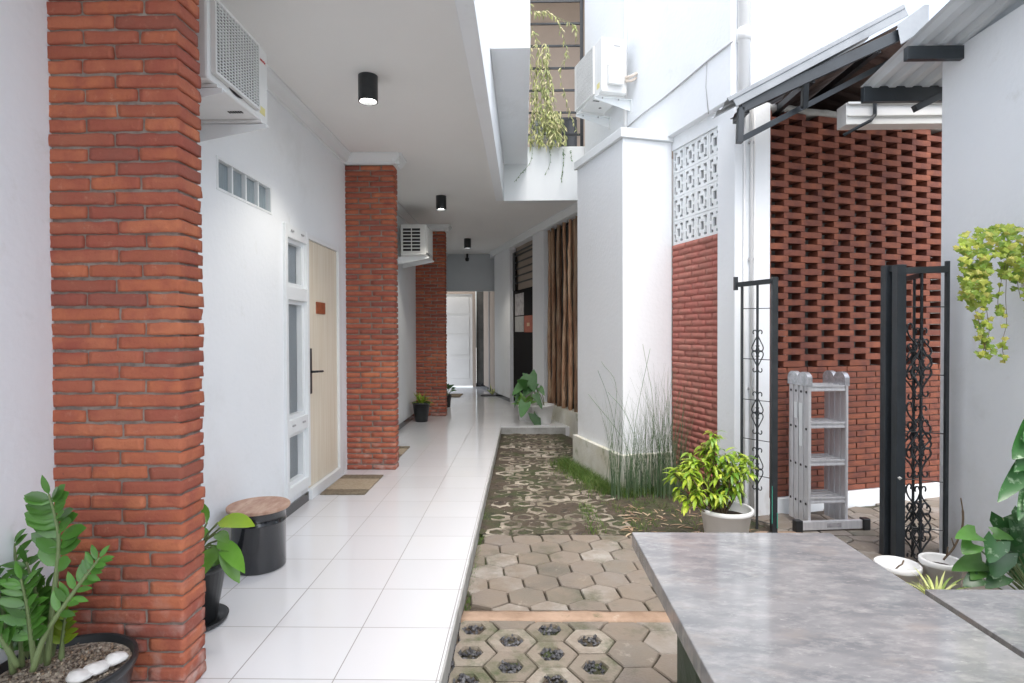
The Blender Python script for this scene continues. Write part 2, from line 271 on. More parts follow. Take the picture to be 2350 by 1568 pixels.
# ------------------------------------------------------------------ mesh building
ROOTM = {}
SPLIT = {'catch', 'foot', 'end_slot', 'drain_hole', 'bolt', 'rail', 'rivet', 'upright', 'wire', 'sash', 'pane', 'poster', 'conduit',
         'refrigerant_pipe', 'white_stone', 'tape', 'painted_light_slit', 'rubber_foot', 'sticker', 'fan', 'curtain', 'skirting', 'crown_moulding', 'twig', 'valve_cover', 'end_wall'}
class MB:
    def __init__(s): s.v = []; s.f = []
    def add(s, vs, fs):
        n = len(s.v); s.v += [V(p) for p in vs]; s.f += [[i + n for i in f] for f in fs]
    def box(s, x0, x1, y0, y1, z0, z1):
        s.add([(x0, y0, z0), (x1, y0, z0), (x1, y1, z0), (x0, y1, z0), (x0, y0, z1), (x1, y0, z1), (x1, y1, z1), (x0, y1, z1)],
              [(0, 3, 2, 1), (4, 5, 6, 7), (0, 1, 5, 4), (1, 2, 6, 5), (2, 3, 7, 6), (3, 0, 4, 7)]); return s
    def bar(s, p0, p1, w, h, up=(0, 0, 1)):
        p0 = V(p0); p1 = V(p1); d = (p1 - p0).normalized(); up = V(up)
        sd = d.cross(up)
        if sd.length < 1e-4: sd = d.cross(V((1, 0, 0)))
        sd.normalize(); u = sd.cross(d).normalized(); a = sd * w / 2; b = u * h / 2
        vs = [p + q for p in (p0, p1) for q in (-a - b, a - b, a + b, -a + b)]
        s.add(vs, [(0, 1, 2, 3), (7, 6, 5, 4), (0, 4, 5, 1), (1, 5, 6, 2), (2, 6, 7, 3), (3, 7, 4, 0)]); return s
    def tube(s, pts, r, n=6, cap=True):
        pts = [V(p) for p in pts]; rs = r if isinstance(r, (list, tuple)) else [r] * len(pts)
        vs = []; fs = []; prev = None
        for i, p in enumerate(pts):
            d = (pts[min(i + 1, len(pts) - 1)] - pts[max(i - 1, 0)]).normalized()
            if prev is None:
                a = d.cross(V((0, 0, 1)))
                if a.length < 1e-3: a = d.cross(V((1, 0, 0)))
            else:
                a = prev - d * prev.dot(d)
            a.normalize(); prev = a; b = d.cross(a)
            for k in range(n):
                t = 2 * PI * k / n; vs.append(p + (a * math.cos(t) + b * math.sin(t)) * rs[i])
        for i in range(len(pts) - 1):
            for k in range(n):
                fs.append((i * n + k, i * n + (k + 1) % n, (i + 1) * n + (k + 1) % n, (i + 1) * n + k))
        if cap:
            fs.append(tuple(reversed(range(n)))); fs.append(tuple((len(pts) - 1) * n + k for k in range(n)))
        s.add(vs, fs); return s
    def lathe(s, prof, n=32, c=(0, 0, 0), close=False):
        vs = []; fs = []; m = len(prof)
        for k in range(n):
            t = 2 * PI * k / n
            for r, z in prof: vs.append((c[0] + r * math.cos(t), c[1] + r * math.sin(t), c[2] + z))
        for k in range(n):
            k2 = (k + 1) % n
            for i in range(m - 1 + (1 if close else 0)):
                j = (i + 1) % m
                fs.append((k * m + i, k2 * m + i, k2 * m + j, k * m + j))
        s.add(vs, fs); return s
    def disc(s, c, r, n=32, up=True):
        s.add([(c[0] + r * math.cos(2 * PI * k / n), c[1] + r * math.sin(2 * PI * k / n), c[2]) for k in range(n)],
              [tuple(range(n)) if up else tuple(reversed(range(n)))]); return s
    def prism(s, poly, z0, z1):
        n = len(poly); s.add([(x, y, z0) for x, y in poly] + [(x, y, z1) for x, y in poly],
                             [tuple(reversed(range(n))), tuple(range(n, 2 * n))] + [(i, (i + 1) % n, n + (i + 1) % n, n + i) for i in range(n)]); return s
    def rough(s, x0, x1, y0, y1, z0, z1, nx, ny, nz, r=.006, amp=.002, fr=18):
        idx = {}; vs = []
        def vid(i, j, k):
            key = (i, j, k)
            if key in idx: return idx[key]
            p = V((x0 + (x1 - x0) * i / nx, y0 + (y1 - y0) * j / ny, z0 + (z1 - z0) * k / nz))
            q = V((min(max(p.x, x0 + r), x1 - r), min(max(p.y, y0 + r), y1 - r), min(max(p.z, z0 + r), z1 - r)))
            dd = p - q
            if dd.length > 1e-9: p = q + dd.normalized() * r
            if amp:
                p = p + noise.noise_vector(p * fr) * amp * 1.6 + noise.noise_vector(p * fr * 3.1) * amp * .7
            idx[key] = len(vs); vs.append(p); return idx[key]
        fs = []
        for i in range(nx):
            for j in range(ny):
                fs.append((vid(i, j, 0), vid(i, j + 1, 0), vid(i + 1, j + 1, 0), vid(i + 1, j, 0)))
                fs.append((vid(i, j, nz), vid(i + 1, j, nz), vid(i + 1, j + 1, nz), vid(i, j + 1, nz)))
        for i in range(nx):
            for k in range(nz):
                fs.append((vid(i, 0, k), vid(i + 1, 0, k), vid(i + 1, 0, k + 1), vid(i, 0, k + 1)))
                fs.append((vid(i, ny, k), vid(i, ny, k + 1), vid(i + 1, ny, k + 1), vid(i + 1, ny, k)))
        for j in range(ny):
            for k in range(nz):
                fs.append((vid(0, j, k), vid(0, j, k + 1), vid(0, j + 1, k + 1), vid(0, j + 1, k)))
                fs.append((vid(nx, j, k), vid(nx, j + 1, k), vid(nx, j + 1, k + 1), vid(nx, j, k + 1)))
        s.add(vs, fs); return s
    def leaf(s, p, d, n, L, W, droop=.4, seg=4, shape='lance', fold=.18, wave=0.0):
        p = V(p); d = V(d).normalized(); n = V(n)
        sd = d.cross(n)
        if sd.length < 1e-3: sd = d.cross(V((1, .3, 0)))
        sd.normalize(); vs = []; fs = []; q = p.copy(); dd = d.copy()
        for i in range(seg + 1):
            t = i / seg
            if shape == 'lance': wd = math.sin(PI * min(1, t ** .85)) ** .8 if 0 < t < 1 else 0.0
            elif shape == 'oval': wd = math.sqrt(max(0, 1 - (2 * t - 1) ** 2)) if 0 < t < 1 else 0.0
            elif shape == 'heart': wd = (1.0 - t) ** .62 * (1.15 if t > 0 else .9)
            else: wd = 1 - t ** 2
            wd = max(wd, .04) * W / 2
            nn = sd.cross(dd).normalized()
            off = nn * wave * math.sin(t * 9) * W
            back = -dd * (W * .28) if (shape == 'heart' and i == 0) else V((0, 0, 0))
            vs += [q - sd * wd + nn * fold * wd + off + back, q.copy(), q + sd * wd + nn * fold * wd - off + back]
            dd = (dd - V((0, 0, 1)) * droop / seg).normalized(); q = q + dd * L / seg
        for i in range(seg):
            a = i * 3; fs += [(a, a + 1, a + 4, a + 3), (a + 1, a + 2, a + 5, a + 4)]
        s.add(vs, fs); return s
    def pieces(s):
        par = list(range(len(s.v)))
        def find(a):
            while par[a] != a: par[a] = par[par[a]]; a = par[a]
            return a
        for f in s.f:
            r = find(f[0])
            for i in f[1:]: par[find(i)] = r
        grp = {}
        for i in range(len(s.v)): grp.setdefault(find(i), []).append(i)
        bb = []
        for k_, ids in grp.items():
            ps = [s.v[i] for i in ids]
            bb.append([[k_], [min(p[a] for p in ps) - .0015 for a in range(3)], [max(p[a] for p in ps) + .0015 for a in range(3)]])
        ch = True
        while ch:
            ch = False
            for i in range(len(bb)):
                for j in range(i + 1, len(bb)):
                    if all(bb[i][1][a] <= bb[j][2][a] and bb[j][1][a] <= bb[i][2][a] for a in range(3)):
                        bb[i][0] += bb[j][0]; bb[i][1] = [min(bb[i][1][a], bb[j][1][a]) for a in range(3)]; bb[i][2] = [max(bb[i][2][a], bb[j][2][a]) for a in range(3)]
                        del bb[j]; ch = True; break
                if ch: break
        out = []
        for ks, _, _ in bb:
            ks = set(ks); m = MB(); mp = {}
            for i in range(len(s.v)):
                if find(i) in ks: mp[i] = len(m.v); m.v.append(s.v[i])
            m.f = [[mp[i] for i in f] for f in s.f if find(f[0]) in ks]; out.append(m)
        return out
    def build(s, name, m, parent=None, smooth=False, bevel=0.0, world=False, kind=None, weld=False):
        if name in SPLIT:
            o = None
            for pc_ in s.pieces(): o = pc_.build1(name, m, parent, smooth, bevel, world, kind)
            return o
        return s.build1(name, m, parent, smooth, bevel, world, kind)
    def build1(s, name, m, parent=None, smooth=False, bevel=0.0, world=False, kind=None, weld=False):
        vs = s.v
        if parent is not None and world:
            inv = ROOTM[parent.name].inverted(); vs = [inv @ p for p in vs]
        me = bpy.data.meshes.new(name); me.from_pydata([tuple(p) for p in vs], [], s.f); me.update()
        if smooth: me.shade_smooth() if hasattr(me, 'shade_smooth') else None
        me.materials.append(m)
        o = bpy.data.objects.new(name, me); COL.objects.link(o)
        if parent is not None: o.parent = parent
        if parent is not None and parent.name in ROOTM: ROOTM[o.name] = ROOTM[parent.name]
        else: ROOTM[o.name] = Matrix.Identity(4)
        if bevel:
            b = o.modifiers.new('bevel', 'BEVEL'); b.width = bevel; b.segments = 2; b.limit_method = 'ANGLE'
        if kind: o['kind'] = kind
        return o
def thing(name, label, cat, loc=(0, 0, 0), rz=0.0, group=None):
    o = bpy.data.objects.new(name, None); COL.objects.link(o); o.location = loc; o.rotation_euler = (0, 0, rz)
    o.empty_display_size = .1
    o['label'] = label; o['category'] = cat
    if group: o['group'] = group
    ROOTM[o.name] = Matrix.Translation(loc) @ Matrix.Rotation(rz, 4, 'Z')
    return o
def tag(o, label, cat, group=None):
    o['label'] = label; o['category'] = cat
    if group: o['group'] = group
    return o
def dup(root, loc, label, rz=None, group=None):
    r = root.copy(); COL.objects.link(r); r.location = loc; r['label'] = label
    if rz is not None: r.rotation_euler = (0, 0, rz)
    def rec(o, n):
        for ch in [c for c in bpy.data.objects if c.parent == o]:
            c = ch.copy(); COL.objects.link(c); c.parent = n; rec(ch, c)
    rec(root, r)
    return r

R17 = math.radians(17)
R0 = V((.90, 5.28, 0))
vv = V((math.cos(R17), math.sin(R17), 0)); uu = V((-math.sin(R17), math.cos(R17), 0))
def loc(a, b, z=0): return R0 + vv * a + uu * b + V((0, 0, z))
WX = -1.745      # left wall
GZ = -.10        # garden paving level

# ================================================================== SETTING
g = MB(); g.add([(-60, -60, -.14), (60, -60, -.14), (60, 60, -.14), (-60, 60, -.14)], [(0, 1, 2, 3)])
g.build('ground', ground_m, kind='structure')

fl = MB()
fl.prism([(WX - .4, -4), (-.33, -4), (-.33, 8.34), (WX - .4, 8.34)], -.13, 0)
pR = loc(.72, 3.0); pE = loc(.95, 8.6)
fl.prism([(WX - .4, 8.34), (.587, 8.34), (.72, 8.33), (loc(.75, 4.1).x, loc(.75, 4.1).y), (loc(2.2, 4.6).x, loc(2.2, 4.6).y), (loc(2.2, 6.4).x, loc(2.2, 6.4).y), (loc(.80, 8.0).x, 14.8), (WX - .4, 14.8)], -.13, 0)
fl.box(-3.2, WX - .401, 11, 14.8, -.13, 0)
fl.build('corridor_floor', tile_m, kind='structure')
k = MB(); k.box(-.33, -.322, -4, 8.34, -.135, -.008); k.box(-.322, .60, 8.325, 8.34, -.135, -.010)
k.build('floor_edge', side_m, kind='structure')

# ---- paving
def hexpts(cx, cy, s, rot, n=6): return [(cx + s * math.cos(rot + k * PI / 3), cy + s * math.sin(rot + k * PI / 3)) for k in range(n)]
def put_hex(mb, cx, cy, s, rot, hole, clampf, z=GZ, rim=0.0):
    jr = U(-.02, .02); tx, ty = U(-.012, .012), U(-.012, .012); dz = U(-.003, .003)
    def lift(x, y, zz):
        x, y = clampf(x, y); return (x, y, z + zz + dz + (x - cx) * tx + (y - cy) * ty)
    rings = [(s - .0055, -.035), (s - .0055, -.006), (s - .0105, 0.0)]
    if hole: rings += [(s * .60, rim), (s * .50, rim - .002), (s * .47, -.012), (s * .45, -.035)]
    vs = []; fs = []
    wob = [U(-.002, .002) for _ in range(12)]
    for (r, zz) in rings:
        m_ = 12
        for q in range(m_):
            a = rot + jr + q * PI / 6
            rr = r if q % 2 == 0 else r * math.cos(PI / 6) * 1.005
            rr += wob[q]
            vs.append(lift(cx + rr * math.cos(a), cy + rr * math.sin(a), zz))
    for i in range(len(rings) - 1):
        for q in range(12): fs.append((i * 12 + q, i * 12 + (q + 1) % 12, (i + 1) * 12 + (q + 1) % 12, (i + 1) * 12 + q))
    if not hole: fs.append(tuple(2 * 12 + q for q in range(12)))
    mb.add(vs, fs)
solid = MB(); hollow = MB(); mossed = MB(); stones = MB()
def stone(mb, p, r):
    vs = []
    for d in ((1, 0, 0), (-1, 0, 0), (0, 1, 0), (0, -1, 0), (0, 0, 1), (0, 0, -1)):
        vs.append(V(p) + V(d) * r * U(.6, 1.2) + V((U(-1, 1), U(-1, 1), U(-1, 1))) * r * .25)
    mb.add(vs, [(0, 2, 4), (2, 1, 4), (1, 3, 4), (3, 0, 4), (2, 0, 5), (1, 2, 5), (3, 1, 5), (0, 3, 5)])
def zone(x0, x1, y0, y1):
    return lambda x, y: (min(max(x, x0), x1), min(max(y, y0), y1))
# near zone: flat-topped hexagons, hollow ones beside the path
s1 = .1225
cz = zone(-.315, 8, -3, 2.895)
for i in range(-1, 24):
    cx = -.245 + .1838 * i
    for j in range(-12, 3):
        cy = 2.823 + .2122 * j + (-.106 if i % 2 else 0)
        if cy > 2.93 or cx > 3.4 or cx < -.36: continue
        if i < 0:
            for q in range(14): stone(stones, (U(-.32, -.27), cy + U(-.1, .1), GZ - .015 + U(0, .012)), U(.006, .014))
            continue
        hl = cx < .34 and not (cy > 2.86)
        if abs(cx + .245) < .01 or True:
            put_hex(hollow if hl else solid, cx, cy, s1, 0, hl, cz)
        if hl:
            for q in range(34):
                a = U(0, 2 * PI); r = .052 * math.sqrt(rnd())
                stone(stones, (cx + r * math.cos(a), cy + r * math.sin(a), GZ - .014 + U(-.006, .012)), U(.006, .013))
for q in range(500): stone(stones, (U(-.32, -.29), U(1.2, 2.9), GZ - .02 + U(0, .012)), U(.005, .012))
# middle zone: solid hexagons laid the other way round, slightly askew
cz = zone(-.318, 8, 3.012, 4.14)
rot6 = math.radians(6)
s2 = .1185; p2 = s2 * math.sqrt(3)
for j in range(-6, 12):
    for i in range(-6, 26):
        gx = p2 * (i + .5 * (j % 2)); gy = 1.5 * s2 * j
        cx = -.226 + gx * math.cos(rot6) - gy * math.sin(rot6); cy = 3.508 + gx * math.sin(rot6) + gy * math.cos(rot6)
        if cx < -.36 or cx > 3.6 or cy < 2.98 or cy > 4.17: continue
        put_hex(solid, cx, cy, s2, PI / 2 + rot6, False, cz)
# gate yard: solid paving on the right up to the perforated wall
cz = zone(1.35, 8, 4.15, 5.9)
for j in range(0, 12):
    for i in range(0, 18):
        cx = 1.42 + p2 * (i + .5 * (j % 2)); cy = 4.22 + 1.5 * s2 * j
        if cy > 5.3: continue
        pl = (V((cx, cy, 0)) - R0)
        if pl.dot(uu) > -.95 + .02 or cx < 1.75: continue
        put_hex(solid, cx, cy, s2, PI / 2, False, cz)
# far zone: hollow hexagons grown over with moss, only their rims showing
cz = zone(-.318, 1.75, 4.15, 8.32)
s3 = .1175; p3 = s3 * math.sqrt(3)
for j in range(0, 25):
    for i in range(-1, 12):
        cx = -.20 + p3 * (i + .5 * (j % 2)); cy = 4.205 + 1.5 * s3 * j
        if cx < -.30 or cy > 8.3: continue
        pl = V((cx, cy, 0)) - R0
        if pl.dot(vv) > -.09 and -.03 < pl.dot(uu) < 1.1: continue
        if pl.dot(vv) > .40 or cx > 1.35: continue
        if cx > .62 and rnd() < .45: continue
        sink = U(-.007, .004)
        put_hex(mossed, cx, cy, s3, PI / 2, True, cz, GZ - .004 + sink, rim=.009)
        if rnd() < .8:
            for q in range(12):
                a = U(0, 2 * PI); r = .045 * math.sqrt(rnd())
                stone(stones, (cx + r * math.cos(a), cy + r * math.sin(a), GZ - .012 + U(-.006, .006)), U(.004, .009))
solid.build('paving', paver_m, kind='structure')
hollow.build('hollow_paving', paver_h, kind='structure')
mossed.build('mossy_paving', paver_ms, kind='structure')
stones.build('gravel', gravel_m, kind='stuff')
# soil bed below the pavers, moss sheet above it
def sheet(name, x0, x1, y0, y1, step, zf, m, keep=None, kind='structure'):
    mb = MB(); nx = int((x1 - x0) / step); ny = int((y1 - y0) / step); vs = []; fs = []
    for j in range(ny + 1):
        for i in range(nx + 1):
            x = x0 + (x1 - x0) * i / nx; y = y0 + (y1 - y0) * j / ny; vs.append((x, y, zf(x, y)))
    for j in range(ny):
        for i in range(nx):
            if keep and not keep(x0 + (x1 - x0) * (i + .5) / nx, y0 + (y1 - y0) * (j + .5) / ny): continue
            a = j * (nx + 1) + i; fs.append((a, a + 1, a + nx + 2, a + nx + 1))
    mb.add(vs, fs); return mb.build(name, m, kind=kind, smooth=True)
sheet('soil_bed', -.322, 6.0, -3, 4.15, .05, lambda x, y: GZ - .018 + .006 * noise.noise(V((x * 9, y * 9, 0))), moss_m)
sheet('soil_bed', 1.9, 6.0, 4.15, 5.6, .05, lambda x, y: GZ - .018 + .006 * noise.noise(V((x * 9, y * 9, 0))), moss_m)
def mz(x, y):
    e = max(0, 1 - abs(x + .322) / .1) * .01
    return GZ - .0025 + .009 * noise.noise(V((x * 4.5, y * 4.5, 1))) + .006 * noise.noise(V((x * 17, y * 17, 3))) + .004 * noise.noise(V((x * 45, y * 45, 3))) + .012 * max(0, min(1, (x - .5) / .5)) + e * .3
sheet('moss', -.322, 1.9, 4.15, 8.325, .02, mz, moss_m, keep=lambda x, y: not ((V((x, y, 0)) - R0).dot(vv) > .02 and 0.02 < (V((x, y, 0)) - R0).dot(uu) < 1.05) and (V((x, y, 0)) - R0).dot(vv) < .56, kind='stuff')
kb = MB(); kb.rough(-.322, 2.6, 2.905, 3.005, -.16, GZ + .004, 60, 4, 3, .008, .003, 7)
kb.build('paving_kerb', beam_m, smooth=True, kind='structure')
kb2 = MB(); kb2.rough(1.02, 2.0, 4.155, 4.24, -.16, GZ + .006, 20, 3, 3, .01, .004, 7)
kb2.build('paving_kerb', beam_m, smooth=True, kind='structure')

# ================================================================== LEFT HOUSE
house = thing('house', 'white left house with tiled covered walkway, cream door and brick columns before it', 'house')
wl = MB()
D0, D1, DZ = 4.20, 5.50, 2.155     # door and side-light opening
T0, T1, TZ0, TZ1 = 3.29, 4.02, 2.17, 2.365
x0, x1 = WX - .12, WX
wl.box(x0, x1, -4, T0, 0, 3.1)
wl.box(x0, x1, T0, T1, 0, TZ0); wl.box(x0, x1, T0, T1, TZ1, 3.1)
wl.box(x0, x1, T1, D0, 0, 3.1)
wl.box(x0, x1, D0, D1, DZ, 3.1)
wl.box(x0, x1, D1, 12.98, 0, 3.1)
wl.build('wall', plaster, house)
cl = MB(); cl.box(WX - .6, -.3375, -4, 7.4245, 3.1, 3.3)
cl.prism([(WX - .6, 7.425), (1.1, 7.425), (loc(1.0, 4.2).x, loc(1.0, 4.2).y), (loc(1.0, 8).x, 12.98), (WX - .6, 12.98)], 3.1, 3.3)
cl.build('ceiling', plaster_ceiling, house)
bm_ = MB(); bm_.box(-.337, -.24, -4, 7.30, 3.0, 5.6); bm_.build('parapet_beam', plaster, house, bevel=.004)
cb_ = MB(); cb_.box(-.239, .80, 7.30, 7.42, 3.0, 3.67); cb_.build('parapet', trim, house, bevel=.004)
sb_ = MB(); sb_.box(-.238, .058, 4.33, 7.298, 3.45, 5.6); sb_.build('overhanging_box', plaster, house, bevel=.004)
# crown mouldings
def crown(mb, p0, p1, nrm, z=3.1):
    p0 = V(p0); p1 = V(p1); nrm = V(nrm).normalized()
    prof = [(0, 0), (.085, 0), (.085, -.018), (.07, -.028), (.055, -.05), (.035, -.07), (.02, -.08), (.02, -.10), (0, -.10)]
    n = len(prof); vs = [V((p.x, p.y, z - .0015)) + nrm * a + V((0, 0, b)) for p in (p0, p1) for a, b in prof]
    mb.add(vs, [tuple(range(n)), tuple(reversed(range(n, 2 * n)))] + [(i, n + i, n + (i + 1) % n, (i + 1) % n) for i in range(n)])
cm = MB()
COLS = [(2.12, 2.272), (5.70, 5.86), (9.42, 9.60)]
segs = [(-4, 2.12), (2.272, 5.70), (5.86, 9.42), (9.60, 12.9)]
for a, b in segs: crown(cm, (WX, a + .0, 0), (WX, b, 0), (1, 0, 0))
for a, b in COLS[1:]:
    crown(cm, (WX, a, 0), (-1.263 + .06, a, 0), (0, -1, 0)); crown(cm, (-1.263, a - .06, 0), (-1.263, b + .06, 0), (1, 0, 0))
crown(cm, loc(.66, 2.4), loc(.66, 7.4), -vv)
cm.build('crown_moulding', trim, house)
bb = MB()
for a, b in ((2.272, D0 + .44), (5.86, 9.42), (9.60, 12.9)): bb.box(WX, WX + .012, a, b, .001, .075)
bb.build('skirting', black_gloss, house)
# transom louvres
f = MB()
f.box(WX - .05, WX + .004, T0, T0 + .022, TZ0, TZ1); f.box(WX - .05, WX + .004, T1 - .022, T1, TZ0, TZ1)
f.box(WX - .05, WX + .004, T0 + .022, T1 - .022, TZ0, TZ0 + .016); f.box(WX - .05, WX + .004, T0 + .022, T1 - .022, TZ1 - .016, TZ1)
for q in range(1, 4):
    yy = T0 + .022 + (T1 - T0 - .044) * q / 4; f.box(WX - .045, WX - .002, yy - .008, yy + .008, TZ0 + .016, TZ1 - .016)
win = f.build('transom_window', trim, house, bevel=.002)
p = MB()
for q in range(4):
    a = T0 + .022 + (T1 - T0 - .044) * q / 4; b = T0 + .022 + (T1 - T0 - .044) * (q + 1) / 4
    p.box(WX - .035, WX - .028, a + .009, b - .009, TZ0 + .017, TZ1 - .017)
p.build('pane', glass_block, win)
# side light (three panes) beside the door
SL1 = 4.665
f = MB(); fx0, fx1 = WX - .07, WX + .022
f.box(fx0, fx1, D0, D0 + .045, .12, DZ); f.box(fx0, fx1, SL1 - .045, SL1, .12, DZ)
ZB = [(.12, .20), (.595, .70), (1.60, 1.70), (2.06, DZ)]
for a, b in ZB: f.box(fx0, fx1 - .002, D0 + .045, SL1 - .045, a, b)
sw = f.build('side_window', trim, house, bevel=.003)
pn = MB(); cu = MB()
sashes = [(.20, .595), (.70, 1.60), (1.70, 2.06)]
sf = MB()
for a, b in sashes:
    sf.box(fx0 + .01, fx1 - .03, D0 + .045, D0 + .075, a, b); sf.box(fx0 + .01, fx1 - .03, SL1 - .09, SL1 - .045, a, b)
    sf.box(fx0 + .01, fx1 - .03, D0 + .075, SL1 - .09, a, a + .03); sf.box(fx0 + .01, fx1 - .03, D0 + .075, SL1 - .09, b - .03, b)
    pn.box(WX - .055, WX - .050, D0 + .075, SL1 - .09, a + .03, b - .03)
sf.build('sash', trim, sw)
for a, b in sashes:
    for q in range(18):
        ya = D0 + .06 + .20 * q / 18; o = .012 * (q % 2); cu.add([(WX - .10 - o, ya, a), (WX - .10 - .012 + o, ya + .0112, a), (WX - .10 - .012 + o, ya + .0112, b), (WX - .10 - o, ya, b)], [(0, 1, 2, 3)])
cu.build('curtain', curtain, sw)
gl = bpy.data.materials.new('clear_pane'); gl.use_nodes = True
gt = gl.node_tree; gb = gt.nodes['Principled BSDF']; gb.inputs['Base Color'].default_value = (.6, .65, .68, 1); gb.inputs['Roughness'].default_value = .03
tr_ = gt.nodes.new('ShaderNodeBsdfTransparent'); mxs = gt.nodes.new('ShaderNodeMixShader'); fr_ = gt.nodes.new('ShaderNodeFresnel'); fr_.inputs[0].default_value = 1.5
gt.links.new(fr_.outputs[0], mxs.inputs[0]); gt.links.new(tr_.outputs[0], mxs.inputs[1]); gt.links.new(gb.outputs[0], mxs.inputs[2]); gt.links.new(mxs.outputs[0], gt.nodes['Material Output'].inputs[0])
pn.build('pane', gl, sw)
db = MB(); db.box(WX - 1.2, WX - .122, D0 - .1, D1 + .1, .0, 2.5)
# flip nothing: room box behind the glass, its shade put into dark walls
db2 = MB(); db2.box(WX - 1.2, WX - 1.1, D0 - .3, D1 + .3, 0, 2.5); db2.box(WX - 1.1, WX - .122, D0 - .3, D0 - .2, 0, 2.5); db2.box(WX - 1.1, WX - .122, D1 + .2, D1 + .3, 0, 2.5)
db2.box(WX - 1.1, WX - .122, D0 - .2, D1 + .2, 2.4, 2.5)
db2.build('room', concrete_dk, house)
wl2 = MB(); wl2.box(WX - .12, WX, D0, SL1, 0, .118); wl2.build('wall', plaster, house)
# catches on the frame
lt = MB()
for z in (.655, 2.115):
    for yy in (D0 + .10, D0 + .30): lt.box(fx1 - .002, fx1 + .006, yy, yy + .05, z - .006, z + .006)
lt.build('catch', cable_m, sw)
# door
dr = MB(); dr.box(WX - .045, WX - .002, SL1 + .003, 5.42, .09, 2.11); door = dr.build('door', door_m, house, bevel=.003)
df = MB(); df.box(WX - .07, WX + .02, 5.423, D1, .0, DZ); df.box(WX - .07, WX + .018, SL1 + .001, 5.422, 2.112, DZ); df.box(WX - .07, WX + .03, SL1 + .001, 5.422, .001, .088)
df.build('door_frame', trim, house, bevel=.004)
hd = MB(); hd.box(WX - .002, WX + .012, SL1 + .022, SL1 + .072, .855, 1.225)
hd.tube([(WX + .010, SL1 + .05, 1.035), (WX + .045, SL1 + .05, 1.035), (WX + .055, SL1 + .07, 1.035), (WX + .055, SL1 + .20, 1.03)], .010, 8)
hd.build('handle', black_metal, door, bevel=.002)
sg = MB(); sg.box(WX - .002, WX + .008, 4.87, 5.08, 1.515, 1.615); sgo = sg.build('door_sign', sign_m, door, bevel=.002)
def text(body, size, m, name, mtx, parent=None, extrude=.0006, italic=0.0):
    cu_ = bpy.data.curves.new(name, 'FONT'); cu_.body = body; cu_.size = size; cu_.extrude = extrude; cu_.align_x = 'CENTER'; cu_.align_y = 'CENTER'; cu_.shear = italic
    tmp = bpy.data.objects.new('tmp', cu_); COL.objects.link(tmp)
    bpy.context.view_layer.update()
    me = bpy.data.meshes.new_from_object(tmp.evaluated_get(bpy.context.evaluated_depsgraph_get()))
    bpy.data.objects.remove(tmp)
    me.transform(mtx); me.materials.clear(); me.materials.append(m); me.name = name
    o = bpy.data.objects.new(name, me); COL.objects.link(o)
    if parent is not None: o.parent = parent
    ROOTM[o.name] = Matrix.Identity(4)
    return o
# text lying in the plane facing +X: text x -> +Y, text y -> +Z
def face_px(x, y, z): return Matrix(((0, 0, 1, x), (1, 0, 0, y), (0, 1, 0, z), (0, 0, 0, 1)))
# far end of the walkway
ew = MB(); ew.box(WX, -.60, 12.9, 12.98, 2.28, 3.1)
ew.build('end_lintel', mat('bluish_wall', (.58, .62, .65), .8, (.54, .58, .61), 2), house)
dk = MB(); dk.box(-3.2, -2.1, 14.72, 14.82, 0, 3.1); dk.box(-1.19, -.90, 14.72, 14.82, 0, 3.1); dk.box(-2.1, -1.19, 14.72, 14.82, 2.42, 3.1)
dk.prism([(-.97, 14.72), (-.62, 12.98), (-.50, 12.98), (-.85, 14.72)], 0, 3.1)
er = MB(); er.box(-3.2, .2, 12.981, 14.25, 2.9, 3.0); er.build('ceiling', plaster_ceiling, house)  # unseen ceiling added to dim the end door, gap left for daylight
dk.build('end_wall', concrete_dk, house)
bl_ = MB(); bl_.prism([(-.965, 14.3), (-.975, 14.3), (-.635, 13.0), (-.625, 13.0)], 0.07, 3.1)
bl_.build('plastered_return', beige, house)
ed = MB(); ed.box(-2.1, -1.28, 14.66, 14.70, .03, 2.33)
for z0_, z1_ in ((.20, .72), (.80, 1.28), (1.34, 1.78), (1.84, 2.25)): ed.box(-2.03, -1.36, 14.645, 14.659, z0_, z1_)
edo = ed.build('end_door', mat('painted_door', (.74, .73, .70), .5, (.68, .67, .64), 2), house, bevel=.006)
edf = MB(); edf.box(-1.279, -1.20, 14.63, 14.70, 0, 2.40); edf.box(-2.1, -1.279, 14.63, 14.70, 2.335, 2.40); edf.build('door_frame', beige, house)
es = MB(); es.box(-1.199, -.97, 14.70, 14.719, .001, .08); es.build('skirting', black_gloss, house)

